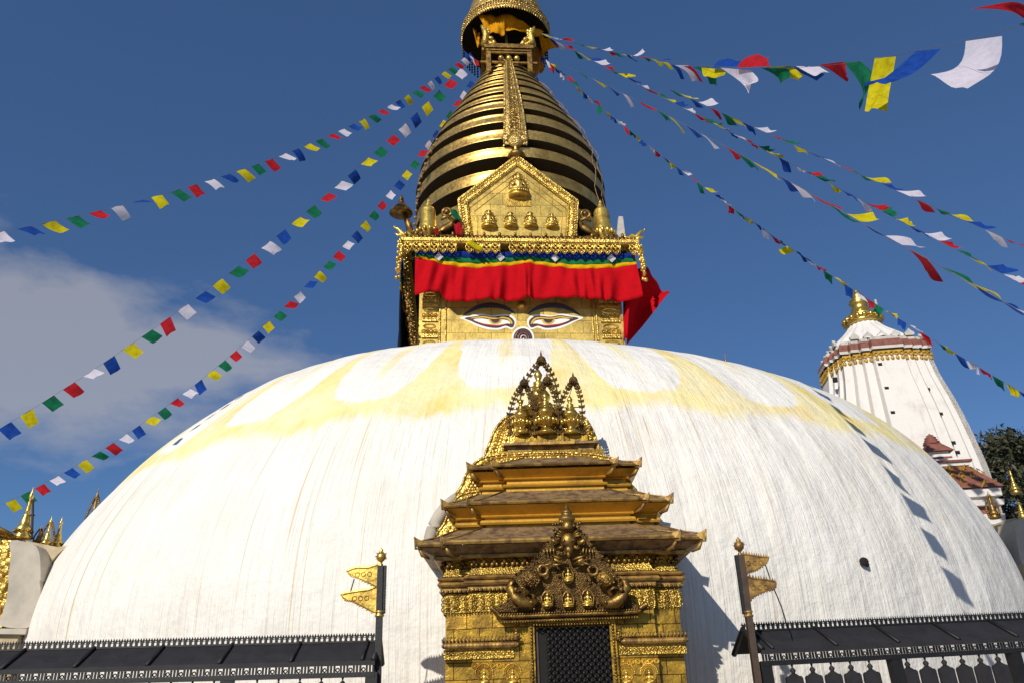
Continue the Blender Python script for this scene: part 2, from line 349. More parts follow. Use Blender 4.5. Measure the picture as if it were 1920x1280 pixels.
def dome_build():
    NT, NA = 150, 440
    ts = [(i/(NT-1))**1.25*.985 for i in range(NT)]
    vs = []; uvs = []
    for i, t in enumerate(ts):
        for k in range(NA+1):
            az = -math.pi*1.5 + 2*math.pi*k/NA
            p = dome_pt(t, az)
            b = .012*math.sin(az*23+3*t*6)+.010*math.sin(az*57+t*9)+.008*math.sin(az*9-t*31)+.006*math.sin(az*131+2)
            d = Vector((math.cos(az), math.sin(az), .5)); p = p + d*b*(1-t)
            vs.append(tuple(p)); uvs.append(((math.degrees(az)+91.9)/13.2, t))
    fs = [(i*(NA+1)+k, i*(NA+1)+k+1, (i+1)*(NA+1)+k+1, (i+1)*(NA+1)+k) for i in range(NT-1) for k in range(NA)]
    me = bpy.data.meshes.new('dome'); me.from_pydata(vs, [], fs); ul = me.uv_layers.new(name='UVMap')
    li = np.zeros(len(me.loops), dtype=np.int32); me.loops.foreach_get('vertex_index', li); ul.data.foreach_set('uv', np.array(uvs, dtype=np.float32)[li].ravel())
    me.polygons.foreach_set('use_smooth', [True]*len(me.polygons)); me.materials.append(M['dome']); me.update()
    o = bpy.data.objects.new('dome', me); COL.objects.link(o); o.parent = stupa
    o.matrix_parent_inverse = (Matrix.Translation(Vector((AX, AY, 0))) @ Matrix.Rotation(TYAW, 4, 'Z')).inverted()
    return o
dome = dome_build()
def dome_hit(px, py):
    r = ray(px, py).normalized(); best = None
    for i in range(400):
        t = .02+.9*i/400
        # find azimuth crossing by sampling
        for k in range(-150, -30, 3): pass
    return best
# vent hole: small dark hollow
hp = aty(1620, 1052, 10.17)
mb = MB(); mb.ball(hp, .055, 1.1, .3, 1.0, 10, 6); mb.ball(hp+Vector((.035, .012, -.035)), .032, 1, .4, 1); o = mb.build('vent_hole', 'hole', stupa)
INV = (Matrix.Translation(Vector((AX, AY, 0))) @ Matrix.Rotation(TYAW, 4, 'Z')).inverted()
o.matrix_parent_inverse = INV

# ---- tower (harmika)
HW = 2.42
tw = MB(); tw.box(-HW, HW, -HW, HW, 7.9, 12.15)
tower = tw.build('tower', 'gold_tile', stupa)
yF = -HW
def tl(px, py, dy=0.): return TF(px, py, yF+dy)
# vertical mouldings and side pilasters with stacked lotus reliefs
for px in (825, 836, 1111, 1119):
    x, z = tl(px, 600); pm = MB(); pm.tube([(x, yF-.01, 8.2), (x, yF-.01, 11.6)], .022, 6); pm.build('vertical_moulding', 'gold_emb', tower)
for (xa, xb) in ((791, 820), (1126, 1162)):
    x0, _ = tl(xa, 600); x1, _ = tl(xb, 600); cx = (x0+x1)/2; hw = (x1-x0)/2
    z = 8.6; pm = MB()
    while z < 11.4:
        pm.box(x0, x1, yF-.045, yF, z, z+.035); pm.box(x0+.03, x1-.03, yF-.03, yF, z+.06, z+.085)
        for q in range(4):
            xx = x0+hw*2*(q+.5)/4; pm.torus((xx, yF-.01, z+.16), hw*.2, .018, 10, 4, sz=1.3); pm.ball((xx, yF-.01, z+.16), .025)
        pm.torus((cx, yF-.01, z+.3), hw*.75, .02, 14, 4, sz=.35)
        z += .42
    pm.build('relief_pilaster', 'gold_emb', tower)
# eyes: painted plates, layered millimetres apart
def zp2(x, y): return 720+x/3.4286, 360+y/3.4286
def plate(pts, layer, mat, name, parent, mirror=False, sm=True):
    P = [(1770-x if mirror else x, y) for x, y in pts]
    if sm: P = smooth_poly(P, 4)
    L = [TF(*zp2(x, y), yF-.01) for x, y in P]
    # fix slight measured skew by building on the tower's own plane
    mb = MB(); mb.prism(L, yF-.006-.006*layer, yF+.004); return mb.build(name, mat, parent)
EY_W = [(488,808),(560,794),(625,783),(690,795),(755,788),(815,790),(848,820),(846,858),(822,884),(785,872),(735,886),(655,880),(590,858),(540,832)]
EY_D = [(518,811),(590,800),(640,793),(700,803),(760,797),(808,803),(836,828),(836,856),(820,872),(780,860),(730,874),(665,868),(600,848),(560,830)]
EY_G = [(552,814),(600,806),(640,801),(700,811),(758,806),(800,812),(824,836),(824,852),(815,846),(795,822),(758,815),(700,820),(640,810),(595,815)]
EY_B = [(575,822),(630,815),(690,824),(755,822),(795,828),(812,848),(790,847),(735,856),(670,853),(615,840)]
EY_R = [(590,836),(640,848),(690,854),(735,857),(800,852),(770,858),(735,864),(680,861),(630,852)]
IR = [(672,818),(690,824),(730,825),(755,820),(752,836),(738,848),(712,852),(690,847),(676,834)]
IR2 = [(686,821),(712,824),(742,822),(738,834),(726,842),(712,844),(698,840),(690,831)]
BR = [(505,796),(548,757),(610,724),(685,712),(760,724),(812,750),(846,786),(800,764),(750,750),(690,742),(620,750),(560,772)]
for mir in (False, True):
    e = plate(EY_W, 0, 'p_white', 'painted_eye', tower, mir)
    tag(e, 'long half-closed painted eye, the %s of the pair' % ('right one' if mir else 'left one'))
    plate(EY_D, 1, 'p_dark', 'eye_outline', tower, mir); plate(EY_B, 2, 'p_white', 'eyeball', tower, mir)
    plate(EY_G, 3, 'p_gold', 'lid_line', tower, mir); plate(EY_R, 3, 'p_red', 'red_lid_line', tower, mir)
    plate(IR, 3, 'p_gold', 'iris', tower, mir); plate(IR2, 4, 'p_dark', 'pupil', tower, mir)
    plate(BR, 1, 'p_grey', 'eyebrow', tower, mir)
def disc_pts(cx, cy, r, n=28): return [(cx+r*math.cos(2*math.pi*k/n), cy+r*1.04*math.sin(2*math.pi*k/n)) for k in range(n)]
plate(disc_pts(893, 940, 73), 0, 'p_white', 'nose_swirl', tower, sm=False); plate(disc_pts(893, 940, 61), 1, 'p_dark', 'swirl_disc', tower, sm=False)
sp = MB(); pts = []
for k in range(70):
    a = k*.24; r = 4+46*k/69; x, z = TF(*zp2(893+r*math.cos(a), 940+r*math.sin(a)), yF-.02); pts.append((x, yF-.016, z))
sp.tube(pts, .018, 5); sp.build('swirl_line', 'p_white', tower)
sp = MB(); pts = []
for k in range(60):
    a = k*.24+2.6; r = 8+44*k/59; x, z = TF(*zp2(893+r*math.cos(a), 940+r*math.sin(a)), yF-.02); pts.append((x, yF-.014, z))
sp.tube(pts, .024, 5); sp.build('swirl_line', 'p_maroon', tower)
plate([(885+x*1.0, 735+y) for x, y in [(-38,2),(-30,-24),(-8,-32),(20,-28),(40,-6),(36,18),(10,34),(-20,28)]], 0, 'p_orange', 'stain_ring', tower)
x, z = TF(*zp2(885, 732), yF); b = MB(); b.ball((x, yF-.03, z), .085, 1, .8, 1, 14, 8); b.torus((x, yF-.02, z), .09, .02, 18); b.build('forehead_boss', 'gold', tower)

# ---- cornice
OV = .56
YC = -HW-OV                                 # front plane of the cornice
def zc(py, px=975, yl=YC): return TF(px, py, yl)[1]
zL = zc(449); zT = zc(431); zB = zc(474)
co = MB()
co.box(-HW-.36, HW+.36, YC+.06, HW+.5, zL-.10, zL-.02)     # ceiling slab of the cornice
for sgn in (0,):
    co.box(-HW-.44, HW+.44, YC, YC+.10, zL-.055, zL+.025); co.box(-HW-.44, -HW-.34, YC+.1, HW+.5, zL-.055, zL+.025); co.box(HW+.34, HW+.44, YC+.1, HW+.5, zL-.055, zL+.025)
cornice = co.build('cornice', 'gold_emb', stupa)
tag(cornice, 'gilded ledge above the cloth')
ub = MB(); ub.box(-HW-.2, HW+.2, -HW-.2, HW+.2, zB-.02, zL-.09); ub.build('eave_box', 'black', stupa)  # black backing: painted shade behind the openwork gaps
fz = MB(); rr = random.Random(3)
NFM = 27; dx = 2*(HW+.38)/NFM; hh = zL-.06-zB
def motif(mb, f, cx, zt, h, wd, y, skip=False):
    # openwork leaf motif; f maps (along, y, z) to a point
    def P(a, b, c): return f(a, b, c)
    for (a, c, r) in ((0, .16, .028), (0, .84, .032), (-.24, .35, .022), (.24, .35, .022), (-.26, .68, .022), (.26, .68, .022), (0, .48, .034)):
        mb.ball(P(cx+a*wd, y, zt-c*h), r)
    for s in (-1, 1):
        mb.tube([P(cx+s*.46*wd, y, zt), P(cx+s*.30*wd, y-.02, zt-.25*h), P(cx+s*.44*wd, y-.02, zt-.5*h), P(cx+s*.3*wd, y-.02, zt-.8*h), P(cx, y, zt-1.02*h)], .012, 5)
        mb.tube([P(cx, y, zt-.05*h), P(cx+s*.2*wd, y-.01, zt-.3*h), P(cx+s*.05*wd, y, zt-.55*h), P(cx+s*.22*wd, y, zt-.85*h)], .009, 5)
    mb.tube([P(cx+.5*wd, y-.03, zt+.01), P(cx+.5*wd, y-.05, zt-.45*h), P(cx+.5*wd, y, zt-.9*h)], [.012, .026, .008], 5)
for i in range(NFM):
    if i in (6, 11, 25): continue
    motif(fz, lambda a, b, c: (a, b, c), -HW-.38+dx*(i+.5), zL-.06, hh, dx, YC+.04)
fz.box(-HW-.38, HW+.38, YC+.03, YC+.06, zL-.06-hh*.08, zL-.05)
fz.build('openwork_frieze', 'gold', cornice)
fz = MB()
for s in (-1, 1):
    for i in range(NFM): motif(fz, lambda a, b, c, s=s: (s*(HW+.38)+s*(YC+.04-b)*-1, a, c), -HW-.38+dx*(i+.5), zL-.06, hh, dx, YC+.04)
fz.build('openwork_frieze', 'gold', cornice)
up = MB()
for i in range(60):
    x = -HW-.38+(2*HW+.76)*(i+.5)/60; h = zT-zL
    up.ball((x, YC+.05, zL+.06+.02*(i % 2)), .045, 1, .7, 1.1); up.torus((x, YC+.05, zL+.09), .04, .014, 8, 4)
    if i % 4 == 0: up.ball((x, YC+.03, zL+.15), .05, .8, .8, 1.2)
up.box(-HW-.38, HW+.38, YC+.055, YC+.09, zL+.02, zL+.13)
up.build('scroll_cresting', 'gold_old', cornice)
# corner beasts and hanging bead clusters
def beast(mb, p, s, k=1.):
    P = lambda a, b, c: (p[0]+a*s*k, p[1]+b*k, p[2]+c*k)
    mb.tube([P(-.35,0,.02), P(-.3,0,.16), P(-.18,0,.10), P(-.08,0,.2), P(.02,0,.12), P(.1,0,.2), P(.2,-.02,.32), P(.32,-.05,.36)], [.02,.035,.045,.06,.07,.06,.04,.015], 6)
    mb.tube([P(.05,0,.0), P(.12,-.02,.14), P(.2,-.03,.1), P(.28,-.05,.16)], [.07,.05,.03,.01], 6); mb.ball(P(.3,-.05,.37), .03*k)
    mb.tube([P(-.28,0,.15), P(-.36,0,.24), P(-.28,0,.3), P(-.2,0,.24)], [.03,.03,.02,.01], 5)
for s in (-1, 1):
    b = MB(); beast(b, (s*(HW+.36), YC+.08, zL+.02), s, .85); b.build('corner_beast', 'gold', cornice)
    h = MB(); px = (HW+.43)*s; zz = zL-.06
    for i in range(46):
        f = i/46; h.ball((px+rng.uniform(-.08, .08)*(1-.5*f)+s*.06*f, YC+rng.uniform(-.02, .1), zz-f*.85), .028+.02*rng.random())
    h.tube([(px, YC+.04, zz), (px+s*.04, YC+.04, zz-.5), (px+s*.06, YC+.03, zz-.9)], .03, 6); h.ball((px+s*.08, YC+.03, zz-1.0), .055); h.ball((px+s*.02, YC+.03, zz-.98), .045)
    h.build('hanging_beads', 'gold', cornice)
# ---- gable plaque on the cornice with five seated figures
YG = YC+.12
def zg(x, y): return 840+x/7.111, 270+y/7.111
gl = lambda x, y, dy=0.: TF(*zg(x, y), YG+dy)
apx, apz = gl(925, 165)
OUT = [(125, 750), (905, 160), (1740, 750), (1700, 1240), (190, 1240)]
# symmetric pentagon
hwG = (gl(1740, 750)[0]-gl(125, 750)[0])/2; cxG = (gl(1740, 750)[0]+gl(125, 750)[0])/2; zS = gl(930, 752)[1]; zA = gl(930, 150)[1]; zb = zL+.02
hwB = (gl(1700, 1230)[0]-gl(190, 1230)[0])/2
pent = [(cxG-hwB, zb), (cxG-hwG, zS), (cxG, zA), (cxG+hwG, zS), (cxG+hwB, zb)]
gb = MB(); gb.prism(pent, YG+.02, YG+.14)
gable = gb.build('gable_plaque', 'gold_tile', stupa); tag(gable, 'five sided gilded plaque with seated figures in relief')
bd = MB()
def band(mb, a, b, wd, y, sidev, step=.07):
    a = Vector((a[0], 0, a[1])); b = Vector((b[0], 0, b[1])); L = (b-a).length; d = (b-a)/L; n = Vector((sidev[0], 0, sidev[1]))
    q = [a, b, b+n*wd, a+n*wd]; mb.prism([(p.x, p.z) for p in q], y-.03, y+.05)
    k = int(L/step)
    for i in range(k):
        p = a+d*(i+.5)*L/k
        for f in (.25, .6): mb.ball(tuple(p+n*wd*f+Vector((rng.uniform(-.01, .01), y-.035, 0))), step*.42, 1, .6, 1)
        mb.torus(tuple(p+n*wd*.42+Vector((0, y-.04, 0))), step*.5, .011, 8, 4)
    k = int(L/.045)
    for i in range(k):
        p = a+d*(i+.5)*L/k+n*(wd+.035); mb.ball((p.x, y-.02, p.z), .022)
inn = .26
for i, j, nv in ((0, 1, (1, 0)), (1, 2, None), (2, 3, None), (3, 4, (-1, 0))):
    a, b = pent[i], pent[j]
    if nv is None:
        d = Vector((b[0]-a[0], b[1]-a[1])).normalized(); nv = (d.y, -d.x)
    band(bd, a, b, .2, YG, nv)
bd.build('embossed_border', 'gold_emb', gable)
ln = MB()
for s in (.80, .72):
    pp = [(cxG+(x-cxG)*s, YG+.015, zb+(z-zb)*s) for x, z in pent]; ln.tube(pp, .012, 4)
ln.build('raised_line', 'gold', gable)
def figure(h, halo=True):
    """seated figure on a lotus base, one mesh; origin at base centre, facing -y, height h"""
    m = MB(); k = h
    m.lathe([(.30*k, 0), (.36*k, .03*k), (.33*k, .07*k), (.27*k, .09*k), (.33*k, .13*k), (.36*k, .17*k), (.30*k, .2*k)], (0, -.06*k, 0), 16, sy=.62)
    for q in range(13):
        a = math.pi*(q+.5)/13+math.pi; m.ball((.33*k*math.cos(a), -.06*k+.21*k*math.sin(a), .15*k), .035*k, 1, .7, 1.3, 6, 4)
    m.ball((0, -.10*k, .25*k), .28*k, 1, .5, .2, 12, 6)                      # crossed legs
    m.tube([(-.27*k, -.1*k, .25*k), (-.1*k, -.22*k, .24*k), (.08*k, -.2*k, .27*k), (.26*k, -.12*k, .25*k)], [.07*k, .06*k, .05*k, .07*k], 7)
    m.lathe([(.12*k, .22*k), (.085*k, .34*k), (.11*k, .46*k), (.14*k, .55*k), (.09*k, .61*k), (.035*k, .64*k), (.035*k, .68*k)], (0, -.05*k, 0), 10, sy=.7)
    for s in (-1, 1): m.tube([(s*.14*k, -.05*k, .57*k), (s*.22*k, -.06*k, .44*k), (s*.21*k, -.1*k, .33*k), (s*.05*k, -.2*k, .32*k)], [.045*k, .036*k, .032*k, .026*k], 6)
    m.ball((0, -.07*k, .74*k), .08*k, 1, 1, 1.2, 10, 7); m.ball((0, -.05*k, .86*k), .045*k)
    if halo:
        m.cur = 1
        m.torus((0, .0, .44*k), .33*k, .02*k, 22, 4, sz=1.0); m.torus((0, .0, .76*k), .19*k, .02*k, 18, 4)
        m.lathe([(.33*k, -.01), (.33*k, .0)], (0, .01, .44*k), 18, Matrix.Rotation(R_(90), 3, 'X')); m.lathe([(.19*k, -.01), (.19*k, .0)], (0, .008, .76*k), 16, Matrix.Rotation(R_(90), 3, 'X'))
    return m
def put_figure(x, y, z, h, parent, mat='gold', name='seated_figure', tilt=0):
    o = figure(h).build(name, [mat, 'gold_mid'], parent); o.location = (x, y, z); return o
for (a, y0, y1) in ((945, 715, 390), (545, 1125, 880), (835, 1115, 905), (1100, 1115, 905), (1390, 1120, 925)):
    x, z = gl(a, y0); x2, z2 = gl(a, y1); put_figure(x, YG-.0, z, (z2-z)*1.03, gable)
tb = MB(); x0, z0 = gl(780, 825); x1, z1 = gl(1105, 738); tb.box(x0, x1, YG+.0, YG+.03, z0, z1); tb.build('inscribed_strip', 'gold_fine', gable)
fn = MB(); x, z = cxG, zA-.05
fn.lathe([(.19, 0), (.24, .05), (.2, .14), (.12, .2), (.05, .25), (.08, .3), (.04, .34), (.06, .4), (.02, .48), (0, .56)], (x, YG+.08, z), 14); fn.build('gable_finial', 'gold_old', gable)
# small corner pagodas, bell posts, scroll brackets on the ledge
def pagoda(x, y, z, h, name='ledge_pagoda', par=None):
    m = MB(); k = h
    m.lathe([(.10*k, 0), (.12*k, .05*k), (.08*k, .1*k), (.14*k, .18*k), (.19*k, .25*k), (.17*k, .30*k), (.15*k, .34*k), (.155*k, .42*k), (.14*k, .44*k), (.15*k, .52*k), (.135*k, .54*k), (.145*k, .62*k), (.13*k, .64*k), (.135*k, .72*k), (.11*k, .77*k), (.05*k, .81*k), (.06*k, .85*k), (.03*k, .89*k), (.035*k, .93*k), (0, k)], (x, y, z), 18)
    for q in range(14):
        a = 2*math.pi*q/14; m.ball((x+.2*k*math.cos(a), y+.2*k*math.sin(a), z+.26*k), .035*k, 1, 1, 1.6, 6, 4); m.ball((x+.15*k*math.cos(a), y+.15*k*math.sin(a), z+.1*k), .03*k)
    return m.build(name, 'gold', par or stupa)
x, z = TF(802, 443, YC+.35); x2, z2 = TF(804, 372, YC+.35); pagoda(x, YC+.35, zL, z2-zL)
x, _ = TF(1131, 443, YC+.35); x2, z2 = TF(1130, 374, YC+.35); pagoda(x, YC+.35, zL, z2-zL)
bp = MB(); x0, z0 = TF(776, 432, YC+.9); x1, z1 = TF(752, 398, YC+.9); bp.tube([(x0, YC+.9, z0-.3), (x1+.05, YC+.9, z1+.1)], [.11, .06], 8)
bp.lathe([(.30, 0), (.27, .06), (.2, .16), (.12, .26), (.07, .3), (.09, .34), (.05, .38), (.06, .43), (.03, .5), (0, .62)], (x1, YC+.9, z1-.04), 16)
bp.build('bell_post', 'gold_old', stupa)
bp = MB(); x0, z0 = TF(1161, 446, YC+.9); x1, z1 = TF(1163, 408, YC+.9); bp.prism([(x0-.13, z0-.3), (x0+.16, z0-.3), (x1+.06, z1), (x1-.05, z1)], YC+.85, YC+.95); bp.build('rear_finial_blade', 'lead', stupa)
for s, pxx in ((1, 836), (-1, 1101)):
    m = MB(); x, z = TF(pxx, 425, YG+.1)
    A = lambda a, c: (x+s*a, YG+.12, zL+.02+c)
    m.tube([A(.28, .02), A(.0, .1), A(-.2, .25), A(-.05, .42), (A(.1, .5)), A(.2, .62), A(.05, .78), A(-.12, .68)], [.12, .14, .11, .09, .09, .08, .06, .04], 8)
    m.torus(A(.02, .88), .11, .04, 12, 6); m.ball(A(.02, .9), .07)
    m.build('scroll_bracket', 'gold_old', stupa)



# ---- spire
RZ = [(12.6, 2.5), (13.7, 2.70), (15.0, 2.72), (15.5, 2.66), (15.9, 2.56), (16.65, 2.265), (17.37, 1.88), (18.25, 1.45), (19.0, 1.03), (19.66, .70), (20.2, .58)]
def rz(z):
    for (a, ra), (b, rb) in zip(RZ, RZ[1:]):
        if z <= b: return ra+(rb-ra)*(z-a)/(b-a)
    return RZ[-1][1]
RINGS = [(12.95, 13.32), (13.7, 14.07), (14.43, 14.76), (15.00, 15.36), (15.62, 16.02), (16.28, 16.68), (16.79, 17.14), (17.30, 17.68), (17.80, 18.13), (18.22, 18.50), (18.59, 18.84), (18.92, 19.14), (19.22, 19.44)]
cr = MB(); cr.lathe([(rz(z)*.80, z) for z in np.linspace(12.3, 19.7, 20)], (0, 0, 0), 64); cr.build('spire_core', 'black', stupa)
for i, (a, b) in enumerate(RINGS):
    m = MB(); ra, rb = rz(a)*1.0, rz(b)*1.0; rr_ = random.Random(i)
    m.lathe([(rz(a)*.78, a+.02), (ra-.02, a), (ra+.012, a+.012), (ra, a+.05), (rz((a+b)/2)+.012, (a+b)/2), (rb, b-.04), (rb+.015, b-.02), (rb-.03, b), (rb*.78, b+.01)], (0, 0, 0), 96)
    m.mi[:96] = [1]*96; m.mi[-2:] = [1, 1]; m.mi[96:192] = [1]*96  # ring undersides blackened: shade of the gaps put into the colour
    m.build('spire_ring', ['gold_band', 'black'], stupa)
# long embossed strip hanging down the front of the spire
st = MB(); rows = []; zs = np.linspace(14.75, 19.75, 40)
for i, z in enumerate(zs):
    hwid = .31-.20*(i/39); y = -rz(z)-.07; rows.append((hwid, y, z))
vs = []
P1 = [[(-w_, y, z), (-w_*.8, y-.03, z), (0, y-.05, z), (w_*.8, y-.03, z), (w_, y, z)] for w_, y, z in rows]
st.grid(P1); st.grid([[(p[0], p[1]+.05, p[2]) for p in reversed(r)] for r in P1])
for i in range(0, 150):
    f = i/150; z = 14.8+4.9*f; hwid = .31-.20*f; y = -rz(z)-.12
    for s in (-1, 1): st.ball((s*hwid*.95, y+.03, z), .028)
    if i % 3 == 0: st.ball((rng.uniform(-.5, .5)*hwid, y, z), .055*(1-.4*f), 1, .7, 1); st.ball((0, y, z), .05*(1-.4*f)); st.torus((0, y, z+.05), hwid*.5, .018, 10, 4)
st.ball((0, -rz(14.75)-.1, 14.85), .19, 1.1, .5, 1, 14, 8); st.ball((-.24, -rz(14.75)-.1, 14.95), .12, 1, .6, 1); st.ball((.24, -rz(14.75)-.1, 14.95), .12, 1, .6, 1)
st.tube([(0, -rz(14.5)-.1, 14.75), (0, -rz(14.3)-.1, 14.35)], [.06, .02], 6)
sxo = TF(965, 240, -2.7)[0]
strip = st.build('embossed_strip', 'gold_mid', stupa); strip.rotation_euler = (0, 0, math.atan2(sxo, 2.7))
# ropes on the right flank
rp = MB()
for k, (aa, wob) in enumerate(((-38, .1), (-30, .25))):
    pts = []
    for i in range(26):
        z = 19.6-6.3*i/25; a = R_(aa+4*math.sin(i*.9+k)*wob*2); r = rz(z)+.07+.05*math.sin(i*1.7); pts.append((r*math.cos(a), r*math.sin(a), z))
    rp.tube(pts, .012, 5)
for i in range(14):
    a = R_(190+2*i); r = rz(14+.15*i)+.05; rp.ball((r*math.cos(a), r*math.sin(a), 13.8+.16*i), .05)
rp.build('hanging_rope', 'copper', stupa)
# ---- frame below the crown
fm = MB(); f2 = 1.02
def zf(py): return TF(950, py, -f2)[1]
z1, z2, z3, z4, z5 = zf(85), zf(92), zf(101), zf(118), zf(133)
fwid = (TF(993, 88, -f2)[0]-TF(903, 88, -f2)[0])/2
for s in (-1, 1):
    fm.box(-fwid-.02, fwid+.02, s*f2-.06, s*f2+.06, z2, z1); fm.box(s*fwid-.08, s*fwid+.08, -f2+.06, f2-.06, z2, z1-.01)
    fm.box(-fwid+.04, fwid-.04, s*f2-.04, s*f2+.04, z3+.09, z3+.14); fm.box(-fwid+.06, fwid-.06, s*f2-.03, s*f2+.03, z3, z3+.05)
    fm.box(-fwid-.12, fwid+.12, s*f2-.03, s*f2+.03, z4-.03, z4+.03); fm.box(s*.62-.03, s*.62+.03, -f2-.1, f2+.1, z4+.035, z4+.09)
    for t in (-1, 1):
        fm.box(s*.62-.07, s*.62+.07, t*f2-.1, t*f2-.03 if t < 0 else t*f2+.07, z5-.1, z3)
crownf = fm.build('crown_frame', 'gold_old', stupa)
fb = MB()
for i, a in enumerate((-.24, 0, .24)): fb.ball((a, -f2, zf(110)), .09, n=12, m=8)
fb.build('frame_ball', 'gold', crownf)
for s in (-1, 1):
    m = MB(); rr_ = random.Random(5)
    for i in range(60):
        f = rr_.random(); m.ball((s*(fwid-.02-f*.32*rr_.random()), -f2+rr_.uniform(-.05, .08), z1+.05+.75*(1-f)*rr_.random()**.6), .05+.03*rr_.random(), n=6, m=4)
    m.tube([(s*fwid, -f2, z1), (s*(fwid-.05), -f2-.03, z1+.4), (s*(fwid+.08), -f2-.05, z1+.72)], [.12, .1, .04], 7)
    m.build('corner_ornament', 'gold_emb', crownf)
mm = MB(); mm.tube([(0, -.3, z1-.4), (0, -.3, z1+1.2)], .035, 6); mm.build('mast', 'lead', crownf)
# ---- crown (parasol drum), open below
RC = 1.42; zc0 = 21.12; zc1 = 21.46
def ring_profile(m, r0, z0, r1, z1, th=.05, n=72): m.lathe([(r0-th, z0), (r0, z0), (r1, z1), (r1-th, z1), (r0-th, z0)], (0, 0, 0), n)
cw = MB(); cw.lathe([(RC+.03, zc0), (RC+.05, zc0+.04), (RC, zc0+.06), (RC-.02, zc1-.04), (RC+.03, zc1-.02), (RC+.01, zc1+.03), (1.30, zc1+.08), (1.30, zc1+.14), (1.20, zc1+.5), (1.12, zc1+.9), (.5, zc1+1.2), (.2, zc1+1.9), (0, zc1+2.2)], (0, 0, 0), 72)
# cut open bottom: lathe closes ends with a cap, so use ring band + inner ceiling blackened as painted shade instead
cw = MB()
outer = [(RC+.0, zc0), (RC+.04, zc0+.03), (RC+.0, zc0+.06), (RC-.02, zc1-.04), (RC+.03, zc1-.02), (RC+.01, zc1+.03), (1.31, zc1+.08), (1.24, zc1+.5), (1.14, zc1+.95), (.5, zc1+1.2), (.2, zc1+1.9)]
inner = [(.2, zc1+1.8), (.45, zc1+1.1), (1.05, zc1+.7), (1.2, zc1+.05), (RC-.06, zc1-.05), (RC-.05, zc0)]
n = 72; rowsP = [[(r*math.cos(2*math.pi*k/n), r*math.sin(2*math.pi*k/n), z) for k in range(n)] for r, z in outer]
cw.grid(rowsP, True, True); cw.cur = 1; rowsP = [[(r*math.cos(2*math.pi*k/n), r*math.sin(2*math.pi*k/n), z) for k in range(n)] for r, z in inner]; cw.grid(rowsP, True, True); cw.cur = 0
for k in range(110):
    a = 2*math.pi*k/110
    for zz, q in ((zc0+.12, .05), (zc0+.22, .045), (zc0+.31, .05)): cw.ball(((RC+.0)*math.cos(a+q), (RC+.0)*math.sin(a+q), zz), .032, n=5, m=4)
    cw.ball((RC*math.cos(a), RC*math.sin(a), zc0-.02), .03, 1, 1, 1.5, 5, 4)
    cw.ball((1.28*math.cos(a), 1.28*math.sin(a), zc1+.2), .04, n=5, m=4); cw.ball((1.25*math.cos(a), 1.25*math.sin(a), zc1+.38), .045, n=5, m=4)
cw.build('crown_canopy', ['gold_mid', 'black'], stupa)
nt2 = MB()
for k in range(64):
    a = math.pi*2*k/64
    if math.sin(a) < .15: continue
    for j in range(5): nt2.ball(((RC-.03)*math.cos(a), (RC-.03)*math.sin(a), zc0-.06-.11*j), .035, n=6, m=4)
    nt2.tube([((RC-.03)*math.cos(a), (RC-.03)*math.sin(a), zc0), ((RC-.03)*math.cos(a), (RC-.03)*math.sin(a), zc0-.55)], .014, 4)
nt2.build('bell_fringe', 'iron', stupa)

